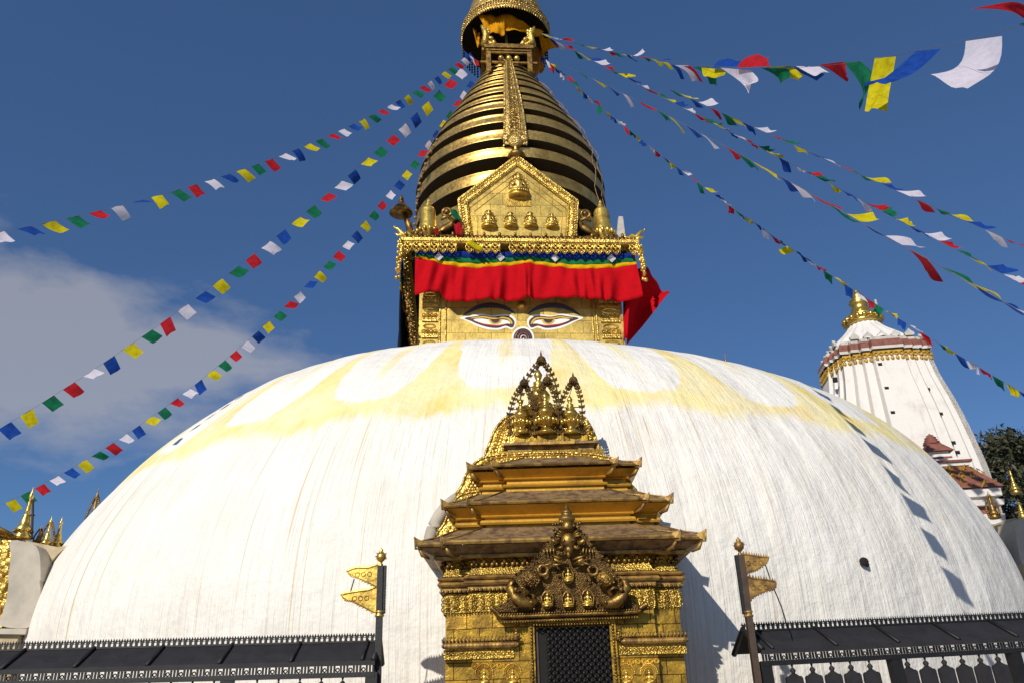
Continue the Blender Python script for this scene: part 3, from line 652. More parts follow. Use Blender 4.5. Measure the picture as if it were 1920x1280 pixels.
# ---------------------------------------------------------------- cloth hung on the tower (things of their own)
def on_tower(name, mb, mats, label, cat, group=None):
    o = mb.build(name, mats); o.location = (AX, AY, 0); o.rotation_euler = (0, 0, TYAW); tag(o, label, cat, group); sol(o, .006); return o
def sol(o, th):
    m = o.modifiers.new('thickness', 'SOLIDIFY'); m.thickness = th; m.offset = 0
YV = -HW-.30
def valance():
    m = MB(); nu = 220
    x0 = TF(778, 490, YV)[0]; x1 = TF(1190, 480, YV)[0]; zt = TF(975, 475, YV)[1]
    rows = []; lo = [(0, 553), (30, 556), (60, 552), (75, 565), (130, 567), (190, 567), (240, 566), (300, 563), (340, 565), (400, 566), (440, 566), (480, 564), (560, 562), (600, 555), (1000, 550)]
    # stripe bottom edge in photo pixels across the cloth (x from the left end)
    yl = [(0, 487), (60, 500), (110, 505), (160, 502), (210, 495), (260, 502), (300, 507), (350, 504), (412, 497)]
    rb = [(0, 556), (22, 555), (32, 552), (52, 551), (68, 567), (120, 566), (150, 566), (235, 561), (262, 560), (310, 564), (335, 567), (390, 564), (412, 560)]
    def itp(t, x):
        for (a, b), (c, d) in zip(t, t[1:]):
            if x <= c: return b+(d-b)*(x-a)/(c-a)
        return t[-1][1]
    vs = [0, .5, .5, .78, .78, 1]        # blue, green, yellow borders inside stripe zone
    P = []; levels = [0, .2, .42, .60, .74, .88, 1.0] + [1+.1*k for k in range(1, 11)]
    for j, lv in enumerate(levels):
        r = []
        for i in range(nu+1):
            f = i/nu; px = f*412; x = x0+(x1-x0)*f
            zy = TF(975, itp(yl, px), YV)[1]; zr = TF(975, itp(rb, px), YV)[1]
            z = zt+(zy-zt)*min(lv, 1.) if lv <= 1 else zy+(zr-zy)*(lv-1)
            d = max(lv-.5, 0)
            ph = x*5.2+1.4*math.sin(x*2.3)+.8*math.sin(x*1.1+d)
            wv = (.10*math.sin(ph)+.05*math.sin(x*13.+2*math.sin(d*2+x))+.035*math.sin(x*23+d*1.5+math.sin(x*4)*2))*min(d, 1.3)*.6
            bell = .04*math.sin(min(max(lv-1, 0), 1)*math.pi*.75)
            r.append((x+.05*math.sin(ph+1)*d, YV-.05-bell-wv-.015*math.sin(x*17+lv*5), z))
        P.append(r)
    def sl(a, b, c): m.cur = c; m.grid(P[a:b+1])
    sl(0, 2, 0); sl(2, 4, 1); sl(4, 6, 2); sl(6, len(P)-1, 3); m.cur = 4
    for px in (101, 219, 321, 428):
        f = (px-17)/412; f = {101: .107, 219: .383, 321: .63, 428: .888}[px]; x = x0+(x1-x0)*f; z = TF(975, 487.5, YV)[1]; m.prism([(x-.10, z), (x, z-.11), (x+.10, z), (x, z+.11)], YV-.11, YV-.095)
    return m
on_tower('tower_valance', valance(), ['c_blue', 'c_green', 'c_yellow', 'c_red', 'c_white'], 'red cloth valance with blue, green and yellow top stripes hanging above the painted eyes', 'valance')
def side_cloth(sx, blow, mats, label, depth, name):
    m = MB(); P = []; nu = 60
    for j in range(17):
        v = j/16; r = []
        for i in range(nu+1):
            f = i/nu; y = -HW-.36+(2*HW+.6)*f
            out_ = blow*(v**1.35)*(1-.5*f)+.07*math.sin(y*6+v*2)*v+.035*math.sin(y*15+v)*v
            z = zB+.05-depth*(v-.09*v*v*(blow > .2)*1.5)-.12*math.sin(f*7+1)*v
            r.append((sx*(HW+.42+out_), y, z))
        P.append(r)
    for a, b, c in ((0, 3, 0), (3, 4, 1), (4, 5, 2), (5, 16, 3)): m.cur = c; m.grid(P[a:b+1])
    return on_tower(name, m, mats, label, 'valance')
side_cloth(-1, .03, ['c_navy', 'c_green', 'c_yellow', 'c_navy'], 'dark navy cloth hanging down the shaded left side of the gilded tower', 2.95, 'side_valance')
# right: crimson cloth blown outwards past the corner
def blown():
    m = MB(); x0, z0 = TF(1194, 492, YV); P = []
    def Z(px, py): return TF(px, py, YV+.25)
    top = [Z(1170, 500), Z(1200, 496), Z(1230, 510), Z(1261, 526)]; bot = [Z(1170, 637), Z(1176, 634), Z(1194, 618), Z(1262, 536)]
    T = smooth_poly(top, 8, False); B = smooth_poly(bot, 8, False)
    for j in range(21):
        v = j/20; r = []
        for i in range(len(T)):
            f = i/(len(T)-1); bow = .22*math.sin(v*math.pi)*f*(1-f)*2
            x = T[i][0]*(1-v)+B[i][0]*v - bow; z = T[i][1]*(1-v)+B[i][1]*v
            r.append((x, YV+.2+.55*f+.35*math.sin(f*9+v*2.5)*.5+.06*math.sin(f*23-v*4), z))
        P.append(r)
    m.grid(P); return m
on_tower('blown_valance', blown(), ['c_red'], 'crimson cloth blown outward by the wind at the right corner of the gilded tower', 'valance')
# gold bead string hanging at the left side edge of the tower
fr = MB()
for i in range(150):
    f = i/150; x0, z0 = TF(757+19*f, 505+142*f, YV+.1)
    fr.ball((x0+rng.uniform(-.05, .05), YV+.1+rng.uniform(-.05, .1), z0), .03+.03*rng.random(), n=6, m=4)
o = fr.build('bead_garland', 'gold_old'); o.location = (AX, AY, 0); o.rotation_euler = (0, 0, TYAW); tag(o, 'tarnished bead garland hanging beside the dark cloth at the left edge of the tower', 'garland')
# small rags caught on the ledge
def rag(name, px, py, yl, w_, h_, mat, label, lean=.3):
    m = MB(); x, z = TF(px, py, yl); P = [[(x+w_*(i/4-.5)*(1-.3*j/4)+lean*j/4*w_, yl+.05*math.sin(i*2+j), z-h_*j/4) for i in range(5)] for j in range(5)]
    m.grid(P); on_tower(name, m, [mat], label, 'rag')
rag('rag', 859, 419, YG-.15, .22, .34, 'f_red', 'small red rag caught beside the left edge of the gilded gable', .1)
rag('rag', 850, 394, YG-.15, .18, .30, 'f_green', 'small green rag caught above the red rag by the gable', .7)
rag('rag', 818, 428, YG-.15, .10, .20, 'f_red', 'tiny red rag tied behind the ledge cresting near the left pagoda', .1)
rag('rag', 880, 452, YC-.08, .22, .28, 'f_yellow', 'small yellow rag stuck across the openwork frieze below the gable', 1.2)
# crown cloths
def quad_cloth(pts_px, yls, mat, name, label, nu=14, nv=14, amp=.05, cat='cloth'):
    (a, b, c, d) = [(*TF(p[0], p[1], y), y) for p, y in zip(pts_px, yls)]
    a, b, c, d = [Vector((q[0], q[2], q[1])) for q in (a, b, c, d)]
    m = MB(); P = []
    for j in range(nv+1):
        v = j/nv; r = []
        for i in range(nu+1):
            f = i/nu; p = (a*(1-f)+b*f)*(1-v)+(d*(1-f)+c*f)*v
            p = p+Vector((0, -1, 0))*(amp*math.sin(f*7+v*5)+amp*.5*math.sin(f*17-v*3)); r.append(tuple(p))
        P.append(r)
    m.grid(P); return on_tower(name, m, [mat], label, cat)
quad_cloth([(896, 30), (950, 27), (946, 66), (915, 62)], [-.9, -.95, -1., -1.05], 'c_saffron', 'crown_cloth', 'saffron yellow cloth hanging inside the crown, left of the mast')
quad_cloth([(950, 27), (1020, 60), (1012, 68), (946, 55)], [-.95, -.6, -.6, -1.0], 'c_saffron', 'crown_cloth', 'saffron yellow cloth sweeping right under the crown rim')
quad_cloth([(1008, 62), (1030, 74), (1054, 85), (1018, 100)], [-.3, -.3, -.2, .2], 'c_saffron', 'crown_cloth', 'bright orange cloth tip blowing out right of the crown', amp=.04)
quad_cloth([(998, 88), (1022, 92), (1020, 132), (992, 150)], [.4, .3, .3, .5], 'c_orange', 'crown_cloth', 'faded orange cloth hanging down behind the right of the crown frame')
quad_cloth([(886, 55), (900, 62), (901, 84), (896, 88)], [-.5, -.4, -.4, -.5], 'c_saffron', 'crown_cloth', 'narrow orange cloth strip at the left of the crown frame')

# ================================================================= GILDED SHRINE in front of the dome
SX, SY = .43, 9.2
SF = Fr(SX, SY, 0, 0)
shrine = empty('gilded_shrine', (SX, SY, 0)); tag(shrine, 'three tiered gilded shrine with chain-curtained door set against the white dome', 'shrine')
W0, C0, FB = 1.17, .90, .90
def zs(o, py): return SF(1230, py, -FB-o)[1]
def plan(o):
    W, C, f2, f1 = W0+o, C0+o, FB+o, FB-.09+o
    return [(-W, .5), (-W, -f1), (-C, -f1), (-C, -f2), (C, -f2), (C, -f1), (W, -f1), (W, .5)]
def tier(prof, name, mat, parent=shrine, smooth=False):
    m = MB(); P = []
    for o, z in prof: P.append([(x, y, z) for x, y in plan(o)])
    m.grid(P, smooth); return m.build(name, mat, parent)
Z = lambda o, *ys: [(o, zs(o, y)) for y in ys]
# walls
tier([(0, 0), (0, zs(0, 1100))], 'wall', 'gold_tile_small')
def zz(o, y): return (o, zs(o, y))
tier([zz(.0, 1137), zz(.02, 1136), zz(.02, 1103), zz(.0, 1102)], 'carved_band', 'gold_fine')
tier([zz(0, 1099), zz(.04, 1097), zz(.04, 1088), zz(.07, 1086), zz(.085, 1082), zz(.07, 1078), zz(.045, 1077), zz(.07, 1075), zz(.085, 1072), zz(.07, 1069), zz(.03, 1068)], 'moulding', 'copper_edge')
tier([zz(.03, 1067), zz(.0, 1053), zz(-.03, 1052), zz(-.03, 1036)], 'fluted_neck', 'gold_fine')
tier([zz(-.03, 1037), zz(.10, 1036), zz(.12, 1033), zz(.12, 1029), zz(.10, 1028)], 'moulding', 'copper_edge')
tier([zz(.10, 1029), zz(.27, 1010.5)], 'roof_soffit', 'copper')
bl = MB()
fl = MB()
def along(o, step):
    pts = plan(o); out_ = []
    for (a, b) in zip(pts[:-1], pts[1:]):
        a = Vector(a); b = Vector(b); L = (b-a).length
        if L < .12: continue
        k = max(int(L/step), 1)
        for i in range(k): out_.append(a+(b-a)*(i+.5)/k)
    return out_
zbd = zs(.05, 1095)
for p in along(.05, .042): bl.ball((p.x, p.y, zbd), .017, n=6, m=4)
zbd = zs(.03, 1042); zb2 = zs(.0, 1049)
for p in along(.03, .098): bl.ball((p.x, p.y, zbd), .027, 1, 1, 1.1, 7, 5); bl.ball((p.x-.02, p.y+.01, zb2), .024, n=6, m=4); bl.ball((p.x+.025, p.y+.01, zb2), .02, n=6, m=4)
bl.build('bead_row', 'gold_old', shrine)
def roof(o_in, y_in, o_e, y_top, y_bot, o_up, y_up, name):
    """curved roof skirt with flared lip, upturned corners and thick edge"""
    m = MB(); ze0, ze1 = zs(o_e, y_bot), zs(o_e, y_top); zu = zs(o_up, y_up)
    P = [(o_e-.03, ze0+.002), (o_e, ze0), (o_e+.012, (ze0+ze1)/2), (o_e, ze1), (o_e-.02, ze1+.008)]
    m.grid([[(x, y, z) for x, y in plan(o)] for o, z in P], False)
    a = m.build(name+'_edge' if False else 'roof_edge', 'copper_edge', shrine)
    m = MB(); Q = []
    for i in range(7):
        f = i/6; o = (o_e-.018)*(1-f)+o_up*f; z = ze1+.006+(zu-ze1-.006)*(f**1.25); Q.append((o, z))
    m.grid([[(x, y, z) for x, y in plan(o)] for o, z in Q], False); b = m.build('roof', 'copper', shrine)
    pl_ = plan(o_e)
    for (x, y), s in ((pl_[1], -1), (pl_[6], 1), (pl_[3], -1), (pl_[4], 1)):
        c = MB(); h = .055 if abs(x) > C0+o_e+.01 else .04
        c.add([(x-.012*s-.02, y-.012, ze0), (x+s*.016, y-.018, ze0), (x+s*.028, y-.03, ze1+h), (x-s*.07, y-.005, ze1+.004), (x-s*.0, y+.07, ze1+.004)], [(0, 1, 2), (0, 2, 3), (2, 4, 3), (1, 4, 2)])
        c.tube([(x-s*.05, y+.03, ze0-.012), (x+s*.012, y-.014, ze0-.02), (x+s*.028, y-.032, ze1+h)], [.012, .014, .006], 5)
        # hip ridge running up the roof and bracket under the corner
        o2 = plan(o_up); k = pl_.index((x, y)); q = o2[k]; c.tube([(x, y, ze1+.01), ((x+q[0])/2, (y+q[1])/2, (ze1+zu)/2-.012), (q[0], q[1], zu)], .011, 5)
        c.tube([(x-s*.02, y+.02, ze0-.02), (x-s*.05, y+.05, ze0-.075), (x-s*.11, y+.11, ze0-.10)], [.014, .024, .012], 5)
        c.build('corner_horn', 'copper_edge', shrine)
roof(.1, 1028, .27, 1001, 1009, -.10, 980, 'roof')
# second storey
tier([zz(-.14, 984), zz(-.14, 975), zz(-.09, 974), zz(-.08, 970), zz(-.09, 966), zz(-.13, 965), zz(-.13, 962), zz(-.10, 961), zz(-.09, 958.5), zz(-.10, 956)], 'storey_moulding', 'gold_soffit')
tier([zz(-.10, 957), zz(.03, 937.5)], 'roof_soffit', 'gold_soffit')
roof(-.1, 956, .03, 930, 936, -.33, 913, 'roof')
tier([zz(-.36, 914), zz(-.36, 906), zz(-.33, 905), zz(-.32, 902), zz(-.33, 900), zz(-.37, 899), zz(-.37, 892), zz(-.34, 891), zz(-.33, 889), zz(-.34, 887)], 'storey_moulding', 'gold_soffit')
tier([zz(-.34, 888), zz(-.225, 871)], 'roof_soffit', 'gold_soffit')
roof(-.34, 887, -.225, 861, 866, -.56, 851, 'roof')
# top altar: narrow stepped block
C0s, W0s = C0, W0
def blk(x0, x1, dy, ya, yb, mat, nm):
    m = MB(); yy = -FB+.62+dy; (xa, za) = SF(x0, ya, yy); (xb, zb_) = SF(x1, yb, yy)
    _, za = SF(1150, ya, yy); _, zb_ = SF(1150, yb, yy); m.box(xa, xb, yy, .3, za, zb_); return m.build(nm, mat, shrine)
blk(936, 1129, .00, 856, 840, 'gold_tile_small', 'altar_step'); blk(990, 1080, -.03, 855.5, 839.5, 'gold_tile_small', 'altar_step')
blk(952, 1113, .05, 840.5, 828.5, 'copper_edge', 'altar_neck'); blk(944, 1121, -.02, 828, 824, 'copper', 'altar_slab'); blk(993, 1077, -.05, 828.5, 823.5, 'copper_edge', 'altar_slab')
blk(965, 1101, .04, 823.6, 811, 'gold_tile_small', 'altar_block'); blk(1008, 1056, .01, 823.3, 809, 'gold_tile_small', 'altar_block')
# pinnacles: water-pot finials, each under a leafed arch with a small umbrella
def kalasha(cx, ybase, ytop, yl, arch_top, halfw, big=1., off=0.):
    x, z0 = SF(cx, ybase, yl); _, z1 = SF(cx, ytop, yl); h = z1-z0; k = h
    root = MB()
    root_prof = [(.22,0),(.2,.04),(.12,.12),(.1,.17),(.20,.21),(.24,.27),(.2,.33),(.1,.36),(.13,.4),(.178,.47),(.183,.52),(.14,.59),(.07,.62),(.115,.64),(.115,.67),(.07,.69),(.085,.72),(.085,.75),(.03,.78),(.062,.84),(.072,.88),(.035,.95),(0,1)]
    root.lathe([(a_*k, b_*k) for a_, b_ in root_prof], (x, yl, z0), 20)
    for q in range(14):
        a = 2*math.pi*q/14; root.ball((x+.245*k*math.cos(a), yl+.245*k*math.sin(a), z0+.275*k), .052*k, 1, 1, 1.25, 7, 5)
    o = root.build('pot_finial', 'gold_pot', shrine)
    # arch
    _, za = SF(cx+off, arch_top, yl); xo = SF(cx+off, arch_top, yl)[0]-x
    A = MB(); H = za-z0
    for s in (-1, 1):
        pts = smooth_poly([(x+s*halfw, yl, z0-.02), (x+s*halfw*1.10, yl, z0+H*.28), (x+s*halfw*.86+xo*.4, yl, z0+H*.55), (x+s*halfw*.42+xo*.8, yl, z0+H*.74), (x+s*.012+xo, yl, z0+H*.83)], 9, False)
        A.tube(pts, .0085*big, 5)
        for i, p in enumerate(pts[1:-1]):
            if i % 3: continue
            t = Vector(pts[i+2])-Vector(pts[i]); t.normalize(); nn = Vector((t.z, 0, -t.x))
            for q in (-1, 1):
                b = Vector(p); e = b+nn*q*.044*big+t*.046*big+Vector((0, rng.uniform(-.02, .01), 0)); mid = b+nn*q*.032*big-t*.006
                A.add([tuple(b+Vector((0, -.006, 0))), tuple(mid+Vector((0, -.012, 0))), tuple(e), tuple(b+nn*q*.008+t*.034*big+Vector((0, -.008, 0))), tuple(b+t*.01+nn*q*.01+Vector((0, .012, 0)))], [(0, 1, 2), (0, 2, 3), (1, 4, 2), (4, 3, 2)])
            if i % 6 == 0: A.ball((p[0], yl-.014, p[2]), .015*big, n=5, m=4)
    zt = z0+H*.83; X = x+xo
    A.lathe([(.02, -.03*big), (.055*big, 0), (.06*big, .015), (.05*big, .05*big), (.035*big, .07*big), (.012*big, .085*big), (.014*big, .10*big), (0, H*.17)], (X, yl, zt), 12)
    for q in range(10):
        a = 2*math.pi*q/10; A.ball((X+.05*big*math.cos(a), yl+.05*big*math.sin(a), zt-.012), .012*big, 1, 1, 1.6, 5, 4)
    for (bx, bz) in ((-.04, -.05), (.04, -.05), (0, -.03), (-.055, -.085), (.055, -.085)): A.ball((X+bx*big, yl-.01, zt+bz*big), .02*big, n=6, m=4)
    A.tube([(x-halfw*.95, yl, z0+k*.68), (x+halfw*.95, yl, z0+k*.68)], .006, 4); A.tube([(x, yl, z0+k*.98), (X, yl, zt)], .004, 4)
    A.build('leaf_arch', 'gold_ground', o); return o
yk = -FB+.66
kalasha(978, 813, 745, yk, 703, .128, .95, 4); kalasha(1072, 813, 740, yk, 697, .128, .95, 2)
kalasha(1025, 813, 733, yk-.03, 698, .135, 1.0, 0); kalasha(1013, 800, 690, yk+.22, 655, .22, 1.05, 1)
# back plates: lobed embossed arches behind each tier
def backplate(pts, yl, name='halo_plate'):
    P = smooth_poly([SF(px, py, yl) for px, py in pts], 5); m = MB(); m.prism(P, yl, yl+.06)
    ring = [(x, yl-.006, z) for x, z in P]; m.tube(ring, .014, 5, closed=True)
    c = Vector((sum(p[0] for p in P)/len(P), 0, sum(p[1] for p in P)/len(P)))
    for i, (x, z) in enumerate(P):
        q = Vector((x, 0, z)); q2 = q+(c-q)*.09; q3 = q+(c-q)*.17; m.ball((q2.x, yl-.004, q2.z), .02, n=6, m=4); m.torus((q3.x, yl-.004, q3.z), .026, .008, 8, 4)
        if i % 2: q4 = q+(c-q)*.28; m.ball((q4.x, yl-.004, q4.z), .028, n=6, m=4)
    P2 = [(c.x+(x-c.x)*.86, yl-.006, c.z+(z-c.z)*.88) for x, z in P]; m.tube(P2, .007, 4, closed=True)
    return m.build(name, 'gold_emb', shrine)
backplate([(917, 862), (920, 825), (935, 795), (962, 775), (1022, 768), (1085, 776), (1108, 800), (1120, 830), (1126, 862), (1020, 870)], .06)
backplate([(866, 940), (868, 905), (880, 880), (905, 858), (960, 850), (1060, 848), (1140, 856), (1170, 880), (1182, 905), (1185, 935), (1020, 945)], -.33)
backplate([(833, 1010), (836, 975), (848, 945), (870, 925), (950, 915), (1100, 912), (1190, 920), (1215, 945), (1228, 975), (1232, 1000), (1020, 1010)], -.42)
# plaster collar joining shrine to dome
m = MB(); pts = [(800, 1045), (803, 1010), (815, 975), (835, 942), (862, 915)]
P = [(*SF(px, py, -.10),) for px, py in pts]; P = smooth_poly(P, 6, False)
m.tube([(x, -.02+.1*i/len(P), z) for i, (x, z) in enumerate(P)], [.03+.05*math.sin(math.pi*(i+.5)/len(P)) for i in range(len(P))], 10); m.build('plaster_collar', 'plaster', shrine)
# carved sill ledges either side of the door
def ledge(xa, xb, y0, y1, yf):
    m = MB(); (x0, _), (x1, _) = SF(xa, 1200, yf), SF(xb, 1200, yf); _, za = SF(1230, y1, yf); _, zb_ = SF(1230, y0, yf); zc_ = (za+zb_)/2; r = (zb_-za)/2
    s = 1 if x1 > x0 else -1; L = abs(x1-x0); n_ = 40
    m.tube([(x0+(x1-x0)*i/n_, yf, zc_) for i in range(n_+1)], [r*(.35 if i in (0, n_) else .75 if i in (1, n_-1) else 1)*(1+.08*(i % 2)) for i in range(n_+1)], 10)
    k = int(L/.035)
    for i in range(k):
        x = x0+(x1-x0)*(i+.5)/k; m.ball((x, yf-r*.8, zc_), .012, n=5, m=4); m.tube([(x, yf+.02, zb_+.005), (x-.01, yf-.0, zb_+.03), (x+.012, yf+.01, zb_+.055)], [.014, .012, .005], 5)
    return m
yW = -FB+.09
for xs in ((828, 974), (1163, 1292)):
    m = ledge(xs[0], xs[1], 1194, 1206, -FB-.05); m.build('sill_ledge', 'copper_edge', shrine)
for sx_ in (-1, 1):
    m = MB(); z0 = zs(0, 1225); z1 = zs(0, 1207)
    m.box(*(sorted((sx_*(W0+.01), sx_*.50))), -FB-.02, -FB+.3, z0, z1)
    for i in range(18): m.torus((sx_*(.53+.035*i), -FB-.022, (z0+z1)/2), .014, .005, 8, 4)
    m.build('scroll_band', 'gold_fine', shrine)
    m = MB()
    for i in range(7):
        x = sx_*(.52+.06*i); zc_ = zs(0, 1238)
        for r in (.026, .016): m.torus((x, -FB-.006, zc_), r, .005, 10, 4, sz=.9)
    m.build('scallop_relief', 'gold', shrine)
# relief figures with sun halos low on the wall, and busts by the door head
for px in (908, 961, 1174, 1217):
    x, z = SF(px, 1262, -FB); h = MB()
    for r in (.05, .068): h.torus((x, -FB-.004, z), r, .006, 18, 4, sz=1.1)
    for q in range(20):
        a = math.pi*q/19; h.ball((x+.084*math.cos(a), -FB-.006, z+.09*math.sin(a)), .009, n=5, m=4)
    o = h.build('sun_halo', 'gold', shrine); f = figure(.17, False).build('seated_figure', 'gold', o); f.location = (x, -FB-.0, z-.12)
for px in (968, 1161):
    x, z = SF(px, 1198, -FB-.08); m = figure(.115, False)
    for q in range(9):
        a = math.pi*(.05+.9*q/8); m.tube([(.02*math.cos(a), -.005, .085+.02*math.sin(a)), (.05*math.cos(a), -.005, .085+.055*math.sin(a))], [.006, .002], 4)
    o = m.build('door_guardian_bust', 'gold_old', shrine); o.location = (x, -FB-.06, z)
# door opening, frame, chain curtain
(dx0, _), (dx1, _) = SF(1003, 1220, -FB-.02), SF(1145, 1220, -FB-.02); zdt = zs(.02, 1170)
m = MB(); m.box(dx0, dx1, -FB-.012, -FB+.02, .3, zdt); m.build('doorway', 'hole', shrine)
m = MB(); m.box(dx0-.06, dx0, -FB-.07, -FB+.02, .3, zdt+.03); m.box(dx1, dx1+.06, -FB-.07, -FB+.02, .3, zdt+.03); m.box(dx0-.06, dx1+.06, -FB-.08, -FB+.02, zdt+.032, zdt+.08)
door = m.build('door_frame', 'gold_tile_small', shrine)
m = MB(); zz_ = zdt
while zz_ > 1.2:
    for x in (dx0-.03, dx1+.03): m.ball((x, -FB-.078, zz_), .014, n=6, m=4)
    zz_ -= .03
k = 26
for i in range(k+1): m.ball((dx0+(dx1-dx0)*i/k, -FB-.088, zdt+.02), .013, n=6, m=4)
m.build('door_beads', 'gold_old', door)
ch = MB(); s_ = .072; yc = -FB-.05; i = 0; zr = zdt-.01
while zr > 1.3:
    x = dx0+.03+(s_/2 if i % 2 else 0)
    while x < dx1-.015:
        if not (x < dx0+.12 and zr < 2.27): 
            ch.ball((x, yc, zr), .0165, n=7, m=5)
            for s in (-1, 1): ch.tube([(x, yc, zr), (x+s*s_/2, yc+.006, zr-s_/2*.95)], .0045, 4, cap=False)
        x += s_
    zr -= s_/2*.95; i += 1
ch.build('chain_curtain', 'iron', shrine)
m = MB(); m.box(dx0+.005, dx0+.035, -FB-.03, -FB-.013, .4, zdt-.01); m.build('door_jamb', 'wood', shrine)
m = MB(); za, zb_ = zs(.02, 1135), zs(.02, 1104); hh_ = zb_-za
for i, p in enumerate(along(.022, .085)):
    m.tube([(p.x, p.y-.004, za+.01), (p.x, p.y-.004, zb_-.01)], .005, 4) if i % 2 else None
    for f in (.2, .5, .8): m.torus((p.x, p.y-.004, za+hh_*f), .017 if i % 2 else .024, .0055, 8, 4); m.ball((p.x, p.y-.006, za+hh_*f), .009, n=5, m=4)
    if i % 2 == 0:
        for f in (.35, .65): m.tube([(p.x-.03, p.y-.004, za+hh_*(f-.1)), (p.x, p.y-.008, za+hh_*f), (p.x+.03, p.y-.004, za+hh_*(f-.1))], .005, 4)
for yy in (1138, 1101):
    for p in along(.02, .03): m.ball((p.x, p.y, zs(.02, yy)), .008, n=5, m=4)
m.build('scroll_relief', 'gold_fine', shrine)
# torana: carved tympanum leaning out over the door
TZ0 = zs(.1, 1146)
def TP(px, py, push=0.):      # on a plane that leans forward with height
    yl = -FB-.12-(1150-py)*.0011-push
    x, z = SF(px, py, yl); return (x, yl, z)
tor = MB(); OUTL = [(935, 1146), (952, 1125), (952, 1100), (960, 1082), (985, 1062), (1003, 1045), (1020, 1022), (1040, 1000), (1053, 987), (1078, 986), (1095, 1000), (1110, 1020), (1130, 1042), (1150, 1068), (1168, 1092), (1176, 1112), (1186, 1130), (1205, 1144)]
P = [TP(*p) for p in smooth_poly(OUTL, 3)]; n = len(P)
tor.add(P+[(x, y+.07, z) for x, y, z in P], [tuple(reversed(range(n))), tuple(range(n, 2*n))]+[(i, (i+1) % n, (i+1) % n+n, i+n) for i in range(n)])
torana = tor.build('torana', 'gold_ground', shrine); tag(torana, 'dark carved tympanum over the door')
bg_ = MB()
def inside(px, py):
    c = False; j = len(OUTL)-1
    for i in range(len(OUTL)):
        xi, yi = OUTL[i]; xj, yj = OUTL[j]
        if (yi > py) != (yj > py) and px < (xj-xi)*(py-yi)/(yj-yi)+xi: c = not c
        j = i
    return c
for i in range(330):
    px, py = rng.uniform(935, 1205), rng.uniform(988, 1146)
    if inside(px, py):
        p = TP(px, py); r = rng.uniform(.006, .013); bg_.ball(p, r, 1, .8, 1, 5, 4)
        if i % 4 == 0:
            a = rng.uniform(0, 6.3); bg_.tube([(p[0]+.02*math.cos(a), p[1]-.004, p[2]+.02*math.sin(a)), (p[0], p[1]-.02, p[2]), (p[0]-.02*math.cos(a+.8), p[1]-.006, p[2]-.02*math.sin(a+.8))], [.004, .009, .004], 4)
for i in range(0, n, 1): bg_.ball((P[i][0], P[i][1]-.004, P[i][2]), .012, n=5, m=4)
bg_.build('foliage_carving', 'gold_ground', torana)
# winged guardian at the top holding two snakes
gd = MB(); c = TP(1066, 1008, .05)
def gp(px, py, push=.04): return TP(px, py, push)
gd.ball(gp(1066, 1013, .06), .075, 1, .7, 1.1, 12, 8); gd.ball(gp(1067, 1030, .09), .045, 1, .8, 1, 10, 6); gd.ball(gp(1066, 1038, .10), .03, .8, .8, 1.3)
for q in range(11):
    a = math.pi*(.08+.84*q/10); p = gp(1066, 1008, .045); gd.tube([(p[0]+.06*math.cos(a), p[1], p[2]+.05*math.sin(a)), (p[0]+.13*math.cos(a), p[1]-.02, p[2]+.10*math.sin(a))], [.014, .010], 5)
for s in (-1, 1):
    gd.tube([gp(1066+s*18, 1018, .05), gp(1066+s*30, 1012, .07), gp(1066+s*24, 1003, .05)], [.03, .025, .008], 6)
    gd.ball(gp(1066+s*9, 1012, .11), .014); gd.tube([gp(1066+s*10, 1024, .10), gp(1066+s*22, 1029, .08), gp(1066+s*16, 1022, .07)], [.02, .018, .006], 6)
    for q in range(4): gd.tube([gp(1066+s*(28+q*6), 1026+q*1, .03), gp(1066+s*(27+q*6), 1040, .04)], [.011, .004], 5)
    gd.tube([gp(1066+s*6, 1049, .06), gp(1066+s*22, 1044, .08), gp(1066+s*33, 1040, .06), gp(1066+s*24, 1048, .08), gp(1066+s*10, 1056, .07), gp(1066+s*26, 1058, .07), gp(1066+s*36, 1053, .06)], [.012, .018, .016, .018, .016, .014, .014], 7)
gd.build('winged_guardian', 'gold_old', torana)
for s in (-1, 1):
    m = MB(); c = gp(1066+s*48-(2 if s > 0 else 0), 1068, .06); m.torus(c, .046, .019, 18, 7); m.tube([(c[0]-s*.0, c[1], c[2]+.045), gp(1066+s*40, 1058, .06), gp(1066+s*28, 1054, .07)], .014, 6)
    m.build('coiled_snake', 'gold_old', torana)
    m = MB(); c = gp(1066+s*70, 1086, .05); m.ball(c, .085, 1.05, .7, .9, 12, 8)
    for i in range(60):
        a = rng.uniform(0, 6.28); b = rng.uniform(0, 1.3); m.ball((c[0]+.09*math.sin(b)*math.cos(a), c[1]-.06*math.cos(b), c[2]+.078*math.sin(b)*math.sin(a)), .013, n=5, m=4)
    m.build('scaly_boss', 'gold_old', torana)
    m = MB(); B = lambda a, b, q=.06: gp(1066+s*a, b, q)
    m.tube([B(58, 1124, .04), B(72, 1132, .08), B(88, 1128, .1), B(100, 1116, .09), B(110, 1102, .07), B(108, 1090, .05), B(100, 1086, .05)], [.02, .05, .06, .055, .045, .03, .014], 8)
    m.tube([B(84, 1118, .08), B(76, 1108, .09), B(84, 1100, .08), B(94, 1102, .07)], [.03, .022, .018, .01], 6); m.ball(B(99, 1104, .14), .022); m.ball(B(70, 1128, .13), .02)
    for q in range(7): m.tube([B(66+6*q, 1136-q*.6, .06), B(64+6*q, 1142-q*.6, .10)], [.014, .004], 5)
    m.build('sea_monster', 'gold_old', torana)
def medallion(px, py, h):
    x, y, z = TP(px, py, .03); m = MB(); m.torus((x, y, z+h*.45), h*.48, .012, 20, 5, sx=.78, sz=1.1); o = m.build('medallion', 'gold_old', torana)
    f = figure(h, False).build('seated_figure', 'gold', o); f.location = (x, y-.015, z)
